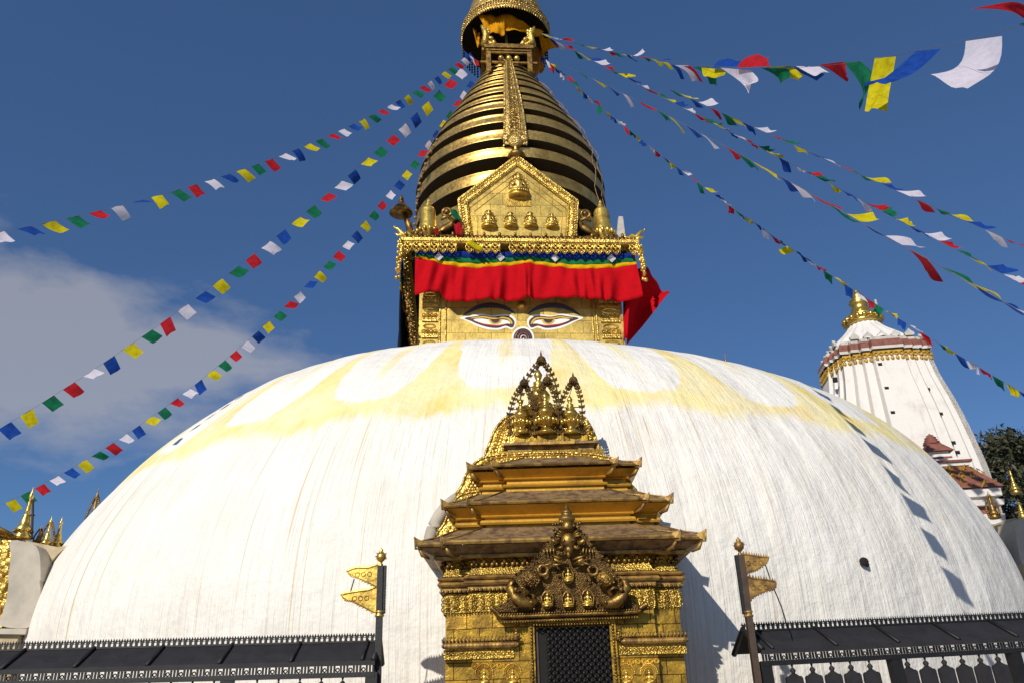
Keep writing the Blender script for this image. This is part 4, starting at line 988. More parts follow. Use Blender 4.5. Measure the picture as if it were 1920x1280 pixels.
medallion(1066, 1090, .135); medallion(1027, 1137, .15); medallion(1066, 1138, .15); medallion(1103, 1136, .16)
m = MB()      # canopy shaft on top of the torana
x, y, z = TP(1064, 992, .03); _, zt = SF(1064, 942, y); h = zt-z
m.lathe([(.08, 0), (.05, .04*h/.28), (.055, .3*h), (.085, .36*h), (.08, .42*h), (.06, .52*h), (.05, .6*h), (.06, .62*h), (.045, .7*h), (.03, .74*h), (.022, .84*h), (.008, .9*h), (0, h)], (x, y, z), 14)
for i in range(26):
    m.ball((x+rng.uniform(-.15, .15), y+rng.uniform(-.02, .02), z+rng.uniform(-.01, .09)), rng.uniform(.012, .022), n=5, m=4)
m.build('umbrella_finial', 'gold_old', torana)
# ledge under the torana with upturned ends
m = MB(); A_ = [SF(p, q, -FB-.14) for p, q in ((922, 1141), (935, 1152), (948, 1157), (1066, 1153), (1190, 1148), (1200, 1141), (1214, 1133))]
m.tube([(x, -FB-.15, z+.01) for x, z in smooth_poly(A_, 5, False)], .022, 8)
m.tube([(x, -FB-.11, z) for x, z in [SF(p, q, -FB-.1) for p, q in ((937, 1164), (1066, 1160), (1196, 1154))]], .02, 8)
(xa, za), (xb, zb_) = SF(941, 1164, -FB-.1), SF(1194, 1154, -FB-.1); m.prism([(xa, za), (xb, zb_), (xb-.02, zb_+.045), (xa+.02, za+.045)], -FB-.115, -FB)
for i in range(52):
    f = i/51; x = xa+(xb-xa)*f; m.ball((x, -FB-.175, za+(zb_-za)*f+.055), .012, n=5, m=4); m.ball((x, -FB-.13, za+(zb_-za)*f-.014), .012, n=5, m=4)
m.build('torana_ledge', 'gold_old', shrine)

# ================================================================= banner poles
def banner_pole(px_top, py_top, px_bot, py_bot, Y, s, label, upper, lower, rod, mat='gold'):
    b = aty(px_bot, py_bot, Y); t = aty(px_top, py_top, Y); fr_ = Fr(b.x, Y, 0, 0); o = empty('banner_pole', (b.x, Y, 0)); tag(o, label, 'banner pole', 'banner poles flanking the shrine')
    tx = t.x-b.x; tz = t.z
    m = MB(); lean = tx/(tz-b.z)
    X = lambda z: lean*(z-b.z)
    hw = .035
    z0_ = 0.; m.add([(X(z0_)-hw, -hw, z0_), (X(z0_)+hw, -hw, z0_), (X(z0_)+hw, hw, z0_), (X(z0_)-hw, hw, z0_), (tx-hw*.8, -hw, tz), (tx+hw*.8, -hw, tz), (tx+hw*.8, hw, tz), (tx-hw*.8, hw, tz)], [(0,3,2,1),(4,5,6,7),(0,1,5,4),(1,2,6,5),(2,3,7,6),(3,0,4,7)])
    m.build('post', 'wood' if s > 0 else 'iron', o)
    m = MB(); zlo = fr_(px_bot, 1150, 0)[1]; k = 32
    for i in range(k):
        z = zlo+(tz-zlo)*(i+.5)/k; x = X(z)-s*hw; m.add([(x, -.012, z-.014), (x, .012, z-.014), (x, .0, z+.014), (x-s*.03, 0, z+.006)], [(0, 1, 3), (1, 2, 3), (2, 0, 3), (0, 2, 1)])
    m.box(*sorted((X(tz)-s*hw*1.6, X(tz)-s*hw*.7)), -.02, .02, zlo, tz); m.build('spiked_edge', 'iron', o)
    for pts in (upper, lower):
        Pp = [fr_(a, c, -.02) for a, c in pts]; n_top = None
        Sp = smooth_poly(Pp, 4); m = MB(); m.prism(Sp, -.025, -.013)
        cxx = sum(p[0] for p in Sp)/len(Sp); czz = sum(p[1] for p in Sp)/len(Sp)
        m.tube([(cxx+(x-cxx)*.93, -.027, czz+(z-czz)*.88) for x, z in Sp], .006, 4, closed=True)
        for i in range(0, len(Sp)):
            x, z = Sp[i]; x2, z2 = Sp[(i+1) % len(Sp)]
            if z > czz and abs(x-x2) > .004:       # upper edge spikes
                m.add([(x, -.022, z-.004), (x2, -.022, z2-.004), ((x+x2)/2, -.02, (z+z2)/2+.032), ((x+x2)/2, -.012, (z+z2)/2-.002)], [(0, 1, 2), (1, 3, 2), (3, 0, 2)])
            else: m.ball((x, -.024, z), .010, n=5, m=4)
        for q in range(3): m.torus((cxx-s*(.06-.06*q), -.028, czz), .022, .004, 8, 4)
        m.build('metal_pennant', mat, o)
    m = MB(); m.tube([(lambda q: (q[0], -.015, q[1]))(fr_(a, c, -.02)) for a, c in rod], .006, 5); m.build('brace_rod', 'iron', o)
    m = MB(); xk = tx; m.lathe([(.02, -.03), (.025, .02), (.012, .04), (.02, .05), (.045, .075), (.05, .10), (.04, .13), (.015, .15), (.02, .16), (0, .19)], (xk-s*.0, 0, tz-.01), 12)
    for i in range(30):
        a = rng.uniform(0, 6.28); q = rng.uniform(-1, 1); d = Vector((math.cos(a)*math.sqrt(1-q*q), math.sin(a)*math.sqrt(1-q*q), q)); p = Vector((xk, 0, tz+.095)); m.tube([tuple(p+d*.04), tuple(p+d*.066)], [.006, .001], 4)
    m.build('pole_finial', mat, o)
    m = MB(); zr = fr_(px_bot, 1156, 0)[1]; m.lathe([(.04, 0), (.05, .012), (.04, .025), (.036, .04), (.05, .05), (.036, .06)], (X(zr)-.0, 0, zr), 10); m.build('collar', mat, o)
    return o
banner_pole(714, 1060, 708, 1272, 8.1, -1, 'left banner pole with two bright gilded pennants pointing left, beside the shrine',
    [(714, 1059), (690, 1063), (668, 1063), (651, 1070), (657, 1078), (670, 1083), (690, 1093), (713, 1100)], [(713, 1101), (690, 1105), (665, 1108), (640, 1114), (647, 1124), (662, 1128), (680, 1138), (712, 1150)], [(664, 1084), (657, 1109)])
banner_pole(1388, 1040, 1418, 1260, 8.0, 1, 'right banner pole with two dull ochre pennants pointing right, where the right railing starts',
    [(1388, 1040), (1408, 1039), (1425, 1042), (1441, 1044), (1437, 1055), (1420, 1068), (1404, 1073), (1393, 1078)], [(1393, 1082), (1415, 1083), (1435, 1085), (1455, 1090), (1452, 1103), (1432, 1110), (1412, 1120), (1399, 1134)], [(1435, 1057), (1445, 1086), (1452, 1104), (1466, 1138), (1475, 1168)], 'copper_edge')

# ================================================================= railings with iron canopy
def railing(p0, p1, label, bays, lean_end, kn, name='canopied_railing', s=1):
    """p0 near the shrine (top of eave), p1 far end; local x runs p0->p1, front is -y"""
    d = Vector((p1.x-p0.x, p1.y-p0.y)); L = d.length; yaw = math.atan2(d.y, d.x)
    if s < 0: yaw += math.pi      # keep -y facing the camera; x then runs p1->p0
    o = empty(name, (p0.x, p0.y, 0), yaw); tag(o, label, 'railing', 'canopied railings round the dome')
    o.rotation_euler = (0, -s*math.atan2(p1.z-p0.z, L), yaw) if s > 0 else (0, math.atan2(p1.z-p0.z, L), yaw)
    sg = s; X = lambda a: sg*a
    ze = p0.z; zr = ze+.19; ZE = ze
    m = MB(); m.grid([[(X(0), 0, ze), (X(L), 0, ze)], [(X(0), .34, zr), (X(L), .34, zr)]], False); m.grid([[(X(0), .34, zr), (X(L), .34, zr)], [(X(0), .62, ze), (X(L), .62, ze)]], False)
    m.box(*sorted((X(0), X(L))), -.006, .02, ze-.035, ze+.008); m.build('canopy_roof', 'iron_roof', o)
    k = int(L/.66)
    for i in range(k+1):
        x = min(.12+i*.66, L-.02); m = MB(); m.tube([(X(x), -.01, ze+.012), (X(x), .34, zr+.015)], .017, 6); m.build('roof_strap', 'iron', o)
    m = MB()
    m.tube([(X(0.01), -.01, ze+.01), (X(0.01), .34, zr+.02), (X(.01), .62, ze)], .03, 6); m.build('gable_edge', 'iron', o)
    m = MB(); st_ = .052; k = int(L/st_)
    m.box(*sorted((X(0), X(L))), .33, .345, zr, zr+.018)
    for i in range(k):
        x = (i+.5)*st_; a, b = X(x-.014), X(x+.014); m.box(min(a, b), max(a, b), .333, .342, zr+.019, zr+.046)
        m.box(X(x)-.017, X(x)+.017, .334, .341, zr+.0465, zr+.062); m.box(X(x)+.012, X(x)+.020, .334, .341, zr+.0465, zr+.062)
        for q in (-.25, .25): xx = X(x+q*st_); m.add([(xx-.0125, .337, zr+.064), (xx+.0125, .337, zr+.064), (xx, .337, zr+.092), (xx, .33, zr+.07)], [(0, 1, 2), (0, 3, 1), (1, 3, 2), (3, 0, 2)])
    m.box(*sorted((X(0), X(L))), .3345, .3405, zr+.044, zr+.050); m.box(*sorted((X(0), X(L))), .3345, .3405, zr+.058, zr+.068); m.build('pierced_cresting', 'iron', o)
    m = MB(); k = int(L/.03); zt = ze-.036
    for i in range(k):
        x = (i+.5)*.03; a = X(x)
        if i % 4 == 3: m.torus((a, .015, zt-.035), .016, .006, 8, 4)
        else: m.box(a-.0095, a+.0095, .009, .02, zt-.055, zt)
    m.build('fringe', 'iron', o)
    m = MB(); m.box(*sorted((X(0), X(L))), .0, .07, zt-.10, zt-.056); m.build('top_rail', 'iron', o); zt2 = zt-.101
    for x in bays: m = MB(); a = X(x); m.box(a-.055, a+.055, .005, .10, 0, zt2+.04); m.build('post', 'iron', o)
    x = kn/2
    while x < L:
        if all(abs(x-b) > .09 for b in bays):
            m = MB(); a = X(x)
            m.lathe([(.012, 0), (.006, -.022), (.022, -.038), (.028, -.052), (.018, -.068), (.020, -.078)], (a, .035, zt2), 10)
            q = kn*.42; m.prism([(a-.018, zt2-.078), (a-.05, zt2-.098), (a-.07, zt2-.10), (a-q, zt2-.118), (a-q, zt2-.6), (a+q, zt2-.6), (a+q, zt2-.118), (a+.07, zt2-.10), (a+.05, zt2-.098), (a+.018, zt2-.078)], .02, .05)
            m.build('stupa_shaped_panel', 'iron_roof', o)
        x += kn
    m = MB(); m.box(*sorted((X(0), X(L))), .0, .07, zt2-.72, zt2-.6); m.build('bottom_rail', 'iron', o)
    return o
def same_height(px, py, z):
    r = ray(px, py); t = (z-CAM.z)/r.z; return CAM+r*t
pL0 = aty(703, 1238, 8.0); pL1 = same_height(0, 1256, pL0.z); pL1 = pL1+(pL1-pL0)*.2
railing(pL0, pL1, 'left canopied iron railing with pierced cresting, running from the left banner pole', [.03, 1.36, 2.68, 4.0], 0, .197, s=-1)
pR0 = aty(1438, 1218, 8.0); pR1 = aty(1903, 1195, 8.5); pR1 = pR1+(pR1-pR0)*.25
print('rail', pL0, pL1, pR0, pR1)
railing(pR0, pR1, 'right canopied iron railing, running from the right banner pole to the picture edge', [.03, 1.38, 2.7], 0, .2)

# ================================================================= side niches at both picture edges
def niche_left():
    Y = 13.0; fr_ = Fr(-8.2, Y, 0, 0); o = empty('side_shrine', (-8.2, Y, 0)); tag(o, 'white plaster niche with gilded relief panel at the left edge of the dome', 'shrine')
    f = lambda px, py, dy=0.: fr_(px, py, dy)
    # frame: a thick plaster arch with bulging sides; front face and its return towards the dome
    front = [(20, 1012), (61, 1019), (73, 1034), (76, 1060), (76, 1085), (74, 1090), (76, 1110), (72, 1135), (62, 1160), (50, 1177), (0, 1172), (4, 1150), (12, 1120), (16, 1090), (14, 1085), (18, 1060), (20, 1040)]
    P = [f(a, b) for a, b in front]; m = MB(); m.prism(smooth_poly(P, 3), -.0, .5); e = m.build('plaster_frame', 'plaster', o)
    bv = e.modifiers.new('soft_edge', 'BEVEL'); bv.width = .06; bv.segments = 3; bv.limit_method = 'ANGLE'; bv.angle_limit = R_(50)
    m = MB(); P = [f(a, b, .45) for a, b in ((58, 1016), (118, 1028), (138, 1024), (118, 1040), (102, 1058), (92, 1078), (75, 1092), (60, 1080))]; m.prism(P, .3, 2.6); m.build('plaster_shoulder', 'plaster_dirty', o)
    m = MB(); P = [f(a, b, .12) for a, b in ((-160, 1005), (24, 1012), (20, 1090), (4, 1175), (-160, 1175))]; m.prism(P, .12, .4)
    for i in range(150):
        px, py = rng.uniform(-60, 17), rng.uniform(1018, 1165); q = f(px, py, .12); m.ball((q[0], .12, q[1]), rng.uniform(.03, .09), 1, .6, 1, 7, 5)
    m.build('relief_panel', 'gold_emb', o)
    m = MB(); (xa, za), (xb, zb_) = f(-160, 1215, .2), f(48, 1180, .2); m.prism([(xa, 0), (xb-.1, 0), (xb, zb_), (xa, zb_)], .05, .5); m.build('niche_base', 'plaster_dirty', o)
    m = MB(); (x0, z0) = f(-160, 1178, 0); (x1, z1) = f(52, 1181, 0); m.prism([(x0, z0-.06), (x1, z1-.06), (x1, z1+.02), (x0, z0+.02)], -.05, .5); m.build('niche_sill', 'plaster', o)
    # striped gilt eave end peeking above the frame
    m = MB()
    for k in range(4): (xa, za), (xb, zb_) = f(-30, 975+k*8, .4), f(28, 1003+k*6-3*k, .4); m.tube([(xa, .3+.1*k, za), (xb, .3+.1*k, zb_)], .035, 6)
    m.build('niche_eave', 'gold_old', o)
niche_left()
def side_finial(px, py0, py1, Y, rpx, label, bell=True, arch=False, mat='gold_pot'):
    b = aty(px[0], py0, Y); t = aty(px[1], py1, Y); o = empty('gilded_finial', b); tag(o, label, 'finial', 'gilded finials rising behind the dome edge')
    h = t.z-b.z; r = rpx*Y/F*1.05; m = MB(); lx = t.x-b.x; c = (0, 0, 0)
    r *= .8; prof = [(r*1.0, 0), (r*1.15, .06*h), (r*.8, .12*h), (r*.95, .16*h), (r*1.1, .2*h), (r*.7, .26*h), (r*.62, .34*h), (r*.5, .44*h), (r*.28, .5*h), (r*.42, .52*h), (r*.25, .56*h), (r*.34, .60*h), (r*.2, .65*h), (r*.28, .69*h), (r*.16, .74*h), (r*.3, .79*h), (r*.26, .84*h), (r*.08, .9*h), (r*.1, .93*h), (0, h)]
    m.lathe(prof, c, 16); e = m.build('finial_body', mat, o)
    m = MB()
    for q in range(12):
        a = 2*math.pi*q/12; m.ball((r*1.1*math.cos(a), r*1.1*math.sin(a), .16*h), r*.18, n=6, m=4)
    for s in (-1, 1):
        if arch:
            pts = smooth_poly([(s*r*1.2, 0, .05*h), (s*r*1.35, 0, .35*h), (s*r*.9, 0, .6*h), (s*r*.25, 0, .8*h)], 5, False); m.tube(pts, r*.16, 5)
            for p in pts: m.ball(p, r*.26, n=5, m=4)
    m.build('leaf_arch' if arch else 'bead_ring', 'gold_old', o); return o
side_finial((40, 46), 1012, 912, 13.6, 17, 'tallest gilded finial with bright bell at the far left, touching a green flag')
side_finial((70, 72), 1020, 984, 13.8, 8, 'short dark finial, second from the left edge behind the plaster niche', arch=True, mat='gold_old')
side_finial((84, 93), 1030, 966, 13.8, 11, 'dark arched finial above two bright bells left of the dome', arch=True, mat='gold_pot')
side_finial((104, 119), 1030, 968, 14.0, 13, 'gilded finial touching the dome edge at the left, right of the arched one')
side_finial((166, 183), 1012, 912, 17.5, 12, 'lone openwork finial half hidden behind the dome edge at the left', arch=True, mat='gold_old')
side_finial((1906, 1905), 925, 880, 20.5, 10, 'small gilded bell finial in front of the dark tree at the right edge')
side_finial((1923, 1921), 985, 932, 20.0, 14, 'second gilded finial cut by the right picture edge above the plaster shoulder')
side_finial((1866, 1858), 972, 918, 19.5, 10, 'tarnished openwork finial between the dome and the porch of the white temple', arch=True, mat='gold_old')
side_finial((1362, 1362), 684, 660, 22, 4, 'tiny dark finial tip peeking over the top right rim of the dome', mat='gold_old')
m = MB(); a_, b_, c_ = aty(52, 935, 13.6), aty(62, 946, 13.6), aty(60, 1010, 13.6); m.tube(smooth_poly([tuple(a_), tuple((a_+b_)/2+Vector((.03, 0, .03))), tuple(b_), tuple((b_+c_)/2), tuple(c_)], 4, False), .018, 5)
a_, b_ = aty(50, 965, 13.6), aty(65, 965, 13.6); m.tube([tuple(a_), tuple(b_)], .014, 5); tag(m.build('bent_rod', 'iron'), 'thin bent iron rod beside the tallest finial at the far left', 'rod')
def niche_right():
    Y = 15.0; fr_ = Fr(9.6, Y, 0, 0); o = empty('plaster_niche', (9.6, Y, 0)); tag(o, 'stained white plaster shoulder of a niche at the right edge below the tree', 'niche')
    f = lambda a, b, dy=0.: fr_(a, b, dy)
    m = MB(); m.prism(smooth_poly([f(a, b) for a, b in ((1904, 980), (1912, 972), (1990, 968), (1990, 1075), (1925, 1062), (1912, 1040), (1906, 1010))], 3), 0, .6); e = m.build('plaster_frame', 'plaster', o)
    m = MB(); m.prism([f(a, b, .6) for a, b in ((1868, 984), (1880, 976), (1896, 973), (1906, 980), (1916, 1010), (1918, 1050), (1930, 1090), (1912, 1060), (1890, 1008))], .45, 2.4); m.build('plaster_shoulder', 'plaster_dirty', o)
niche_right()

# ================================================================= white shikhara temple at the right
def temple():
    Y = 24.; cx = 11.72; yaw = R_(-7); o = empty('white_temple', (cx, Y, 0), yaw); tag(o, 'tall curved white temple tower with ochre band, red cornice and gilded finial behind the dome', 'temple')
    fx = Fr(cx, Y, 0, 0)
    edge = [(1888, 975), (1871, 918), (1855, 871), (1832, 824), (1812, 785), (1792, 750), (1761, 703), (1738, 656)]
    prof = []
    for a, b in edge:
        h = 1.5
        for _ in range(8):
            x, z = fx(a, b, -.98*h); h = x/.766
        prof.append((z, h*1.03))
    print('temple', prof); prof = [(0, prof[0][1]*1.28), (3.2, prof[0][1]*1.15)]+prof
    ztop = prof[-1][0]; hw_t = prof[-1][1]
    def hw(z):
        for (a, ra), (b, rb) in zip(prof, prof[1:]):
            if z <= b: return ra+(rb-ra)*(z-a)/(b-a)
        return prof[-1][1]
    # stepped rib plan (fractions of half width): (along, depth)
    half = [(-.84, .76), (-.84, .84), (-.68, .84), (-.66, .78), (-.64, .89), (-.50, .89), (-.48, .83), (-.46, .94), (-.32, .94), (-.30, .88), (-.28, 1.0), (.28, 1.0), (.30, .88), (.32, .94), (.46, .94), (.48, .83), (.50, .89), (.64, .89), (.66, .78), (.68, .84), (.84, .84)]
    side = [(u, -v) for u, v in half]
    def planp(k):
        out_ = []
        for q in range(4):
            c, s = math.cos(q*math.pi/2), math.sin(q*math.pi/2)
            for u, v in side: out_.append(((u*c-v*s)*k, (u*s+v*c)*k))
        return out_
    m = MB(); P = []
    for i in range(41):
        z = ztop*i/40; P.append([(x, y, z) for x, y in planp(hw(z)*1.04)])
    m.grid(P, False, True); m.build('tower_body', 'temple', o)
    # putlog holes
    for a, b in ((1648, 687), (1660, 732), (1671, 778), (1719, 686), (1741, 730), (1765, 776), (1789, 830), (1570, 705), (1797, 848)):
        fr_ = Fr(cx, Y, 0, yaw)
        x, z = fr_(a, b, -hw(11)*.93); d = hw(z); x, z = fr_(a, b, -d*.95)
        hm = MB(); kk = hw(z)*1.04; vr = [b_ for (a_, b_) in half if a_ >= x/kk-.001]; vr = vr[0] if vr else .76; hm.box(x-.06, x+.06, -vr*kk-.004, -vr*kk+.1, z-.07, z+.07); hm.build('putlog_hole', 'hole', o)
    def collar(r0, z0, r1, z1, mat, nm, bulge=0.):
        m = MB(); P = []
        for i in range(6):
            f = i/5; k = r0+(r1-r0)*f+bulge*math.sin(math.pi*f); P.append([(x, y, z0+(z1-z0)*f) for x, y in planp(k)])
        m.grid(P, False, True); return m.build(nm, mat, o)
    z = ztop; H = hw_t
    dz = lambda p0, p1: fx(1640, p0, -2.)[1]-fx(1640, p1, -2.)[1]
    t = dz(655, 685); collar(H*1.06, z-.30, H*1.05, z+.02, 'ochre', 'ochre_band')
    m = MB()
    for q in range(4):
        c, s = math.cos(q*math.pi/2), math.sin(q*math.pi/2)
        for i in range(18):
            u = (-.86+1.72*(i+.5)/18)*H*1.07; dd = [v for (uu, v) in half if uu >= u/(H*1.07)-.001]; v = (dd[0] if dd else .86)*H*1.07
            m.ball((u*c+v*s, u*s-v*c, z-.30), .06, 1, 1, 1.2, 8, 5); m.torus((u*c+(v+.0)*s, u*s-(v+.0)*c, z-.14), .06, .02, 8, 4, 'xz')
    m.build('scalloped_edge', 'ochre', o)
    collar(H*1.10, z+.02, H*1.12, z+.10, 'temple', 'white_fillet'); collar(H*1.12, z+.10, H*1.04, z+.36, 'brick_red', 'red_cornice', .03)
    collar(H*1.02, z+.36, H*.97, z+.50, 'lead', 'stepped_neck', .03)
    m = MB()
    for q in range(4):
        c, s = math.cos(q*math.pi/2), math.sin(q*math.pi/2)
        for i in range(5):
            u = (-.7+1.4*(i+.5)/5)*H; v = H*.93; P = [(-.13, 0), (.13, 0), (.15, .08), (.06, .16), (0, .24), (-.06, .16), (-.15, .08)]
            vs = [((u+a)*c+v*s, (u+a)*s-v*c, z+.49+b) for a, b in P]+[((u+a)*c+(v-.09)*s, (u+a)*s-(v-.09)*c, z+.49+b) for a, b in P]; k = len(P)
            m.add(vs, [tuple(range(k)), tuple(reversed(range(k, 2*k)))]+[(a, a+k, (a+1) % k+k, (a+1) % k) for a in range(k)])
    m.build('arched_antefix', 'lead', o)
    m = MB(); z0 = z+.5; zt = Fr(cx, Y, 0, 0)(1606, 603, -.3)[1]; n = 96; P = []
    for i in range(16):
        f = i/15; r = H*(.97*(1-f)**1.25+.33*f+.10*math.sin(math.pi*f)*(1-f)); w_ = .045*(1-.4*f)
        P.append([(r*(1+w_*math.cos(20*2*math.pi*k/n))*math.cos(2*math.pi*k/n), r*(1+w_*math.cos(20*2*math.pi*k/n))*math.sin(2*math.pi*k/n), z0+(zt-z0)*f) for k in range(n)])
    m.grid(P, True, True); m.build('ribbed_dome', 'temple', o)
    m = MB(); g0 = zt-.03; h = Fr(cx, Y, 0, 0)(1602, 543, 0)[1]-g0
    m.lathe([(.38*H, 0), (.40*H, .06*h), (.36*H, .12*h), (.30*H, .22*h), (.33*H, .25*h), (.24*H, .3*h), (.2*H, .42*h), (.16*H, .56*h), (.22*H, .6*h), (.15*H, .64*h), (.2*H, .68*h), (.1*H, .72*h), (.13*H, .78*h), (.12*H, .84*h), (.04*H, .88*h), (.06*H, .93*h), (0, h)], (0, 0, g0), 24)
    for q in range(18):
        a = 2*math.pi*q/18; m.ball((.40*H*math.cos(a), .40*H*math.sin(a), g0+.13*h), .09, n=8, m=6)
    m.build('gilded_finial', 'gold_pot', o)
    m = MB(); m.box(.52, .58, -.03, .03, zt-.05, zt+.9); m.build('lightning_rod', 'lead', o)
    # porch roofs in front
    Yp = 20.6
    return o
temple()
def porch():
    Y = 21.5; cx = aty(1738, 797, 21.5).x; yaw = R_(-7); o = empty('temple_porch', (cx, Y, 0), yaw); tag(o, 'small porch of the white temple with tiered red tiled roofs and white ledges', 'porch'); f = Fr(cx, Y, 0, yaw)
    def zp(py, yl=-.6): return f(1790, py, yl)[1]
    def pyr(h0, z0, h1, z1, mat, nm, cxo=0.):
        h0 *= .76; h1 *= .76
        m = MB(); m.add([(cxo+x*h0, y*h0, z0) for x, y in ((-1,-1),(1,-1),(1,1),(-1,1))]+[(cxo+x*h1, y*h1, z1) for x, y in ((-1,-1),(1,-1),(1,1),(-1,1))], [(3,2,1,0),(4,5,6,7),(0,1,5,4),(1,2,6,5),(2,3,7,6),(3,0,4,7)]); return m.build(nm, mat, o)
    z = [zp(p) for p in (990, 965, 955, 945, 935, 915, 872, 866, 862, 855, 850, 838, 832, 800)]
    pyr(1.15, 0, 1.15, z[0], 'temple', 'porch_wall'); pyr(1.22, z[0], 1.26, z[1]-.08, 'temple', 'white_ledge'); pyr(1.1, z[1]-.08, 1.1, z[2], 'brick_red', 'red_fillet'); pyr(1.3, z[2], 1.34, z[3], 'temple', 'white_ledge'); pyr(1.15, z[3], 1.15, z[4], 'temple', 'porch_neck')
    pyr(1.32, z[4]-.05, 1.32, z[5]-.12, 'temple', 'white_ledge'); r = pyr(1.42, z[5]-.1, .72, z[6], 'brick_red', 'red_roof')
    m = MB()
    for i in range(130):
        t = rng.random(); h = (1.40-.68*t)*.76; u = rng.uniform(-1, 1); zz0 = z[5]-.08+(z[6]-z[5]+.08)*t
        side_ = rng.choice(((u*h, -h-.0), (-h-.0, u*h))); a = rng.uniform(0, 3); m.tube([(side_[0]-.09*math.cos(a), side_[1], zz0-.05), (side_[0], side_[1]-.03, zz0+.05), (side_[0]+.09, side_[1], zz0)], .022, 4)
    m.build('ochre_scrollwork', 'ochre', o)
    pyr(.78, z[6], .80, z[7], 'temple', 'white_ledge'); pyr(.86, z[7], .88, z[8], 'brick_red', 'red_roof'); pyr(.62, z[8], .60, z[9], 'temple', 'porch_neck'); pyr(.42, z[9], .42, z[10]+.02, 'brick_red', 'red_fillet'); pyr(.36, z[9], .36, z[11], 'temple', 'porch_neck'); pyr(.52, z[11], .2, z[12]+.2, 'brick_red', 'red_roof')
    m = MB(); zz0 = z[12]+.2; hh_ = zp(797)-zz0; m.lathe([(.24, 0), (.18, .1*hh_), (.22, .16*hh_), (.15, .3*hh_), (.18, .36*hh_), (.13, .5*hh_), (.16, .56*hh_), (.08, .7*hh_), (.1, .76*hh_), (.03, .88*hh_), (0, hh_)], (0, 0, zz0), 12); m.build('roof_pinnacle', 'brick_red', o)
porch()

# ================================================================= trees at the right edge
def tree(x, y, z0, h, r, label, seed, n=9000):
    o = empty('evergreen_tree', (x, y, 0)); tag(o, label, 'tree', 'trees behind the temple'); rr_ = random.Random(seed)
    m = MB(); m.tube([(0, 0, 0), (.1, 0, h*.4), (-.1, .1, h*.75), (0, 0, h*.95)], [.45, .34, .2, .06], 8)
    limbs = []
    for i in range(16):
        a = rr_.uniform(0, 6.28); z = h*rr_.uniform(.45, .85); L = r*rr_.uniform(.5, .95); e = Vector((L*math.cos(a), L*math.sin(a), z+rr_.uniform(.2, 1.8))); limbs.append(e); m.tube([(0, 0, z-.6), tuple(e*.5+Vector((0, 0, z*.5-.1))), tuple(e)], [.14, .08, .03], 5)
    m.build('trunk', 'bark', o)
    m = MB(); vs = []; fs = []; cl = [e+Vector((rr_.uniform(-.8, .8), rr_.uniform(-.8, .8), rr_.uniform(-.4, 1.))) for e in limbs for _ in range(3)]+[Vector((rr_.uniform(-1, 1)*r*.4, rr_.uniform(-1, 1)*r*.4, h*rr_.uniform(.8, .98))) for _ in range(8)]
    for i in range(n):
        c = rr_.choice(cl); d = Vector((rr_.gauss(0, 1), rr_.gauss(0, 1), rr_.gauss(0, .65))); d = d.normalized()*rr_.random()**.5*r*.30; p = c+d; s = rr_.uniform(.05, .11)
        u = Vector((rr_.gauss(0, 1), rr_.gauss(0, 1), rr_.gauss(0, 1))).normalized(); v = u.cross(Vector((rr_.gauss(0, 1), rr_.gauss(0, 1), rr_.gauss(0, 1)))).normalized(); k = len(vs)
        vs += [tuple(p+u*s*1.5), tuple(p+v*s*.6), tuple(p-u*s*1.5), tuple(p-v*s*.6)]; fs.append((k, k+1, k+2, k+3))
    m.add(vs, fs); m.build('crown', 'leaf', o)
pT = aty(1885, 802, 36); pT2 = aty(1935, 815, 33)
tree(pT.x, 36, 0, pT.z-.1, 2.0, 'dark evergreen tree just right of the white temple', 1, 11000)
tree(pT2.x+.3, 33, 0, pT2.z-.2, 2.1, 'dark evergreen tree cut by the right picture edge behind the bell finial', 2, 11000)

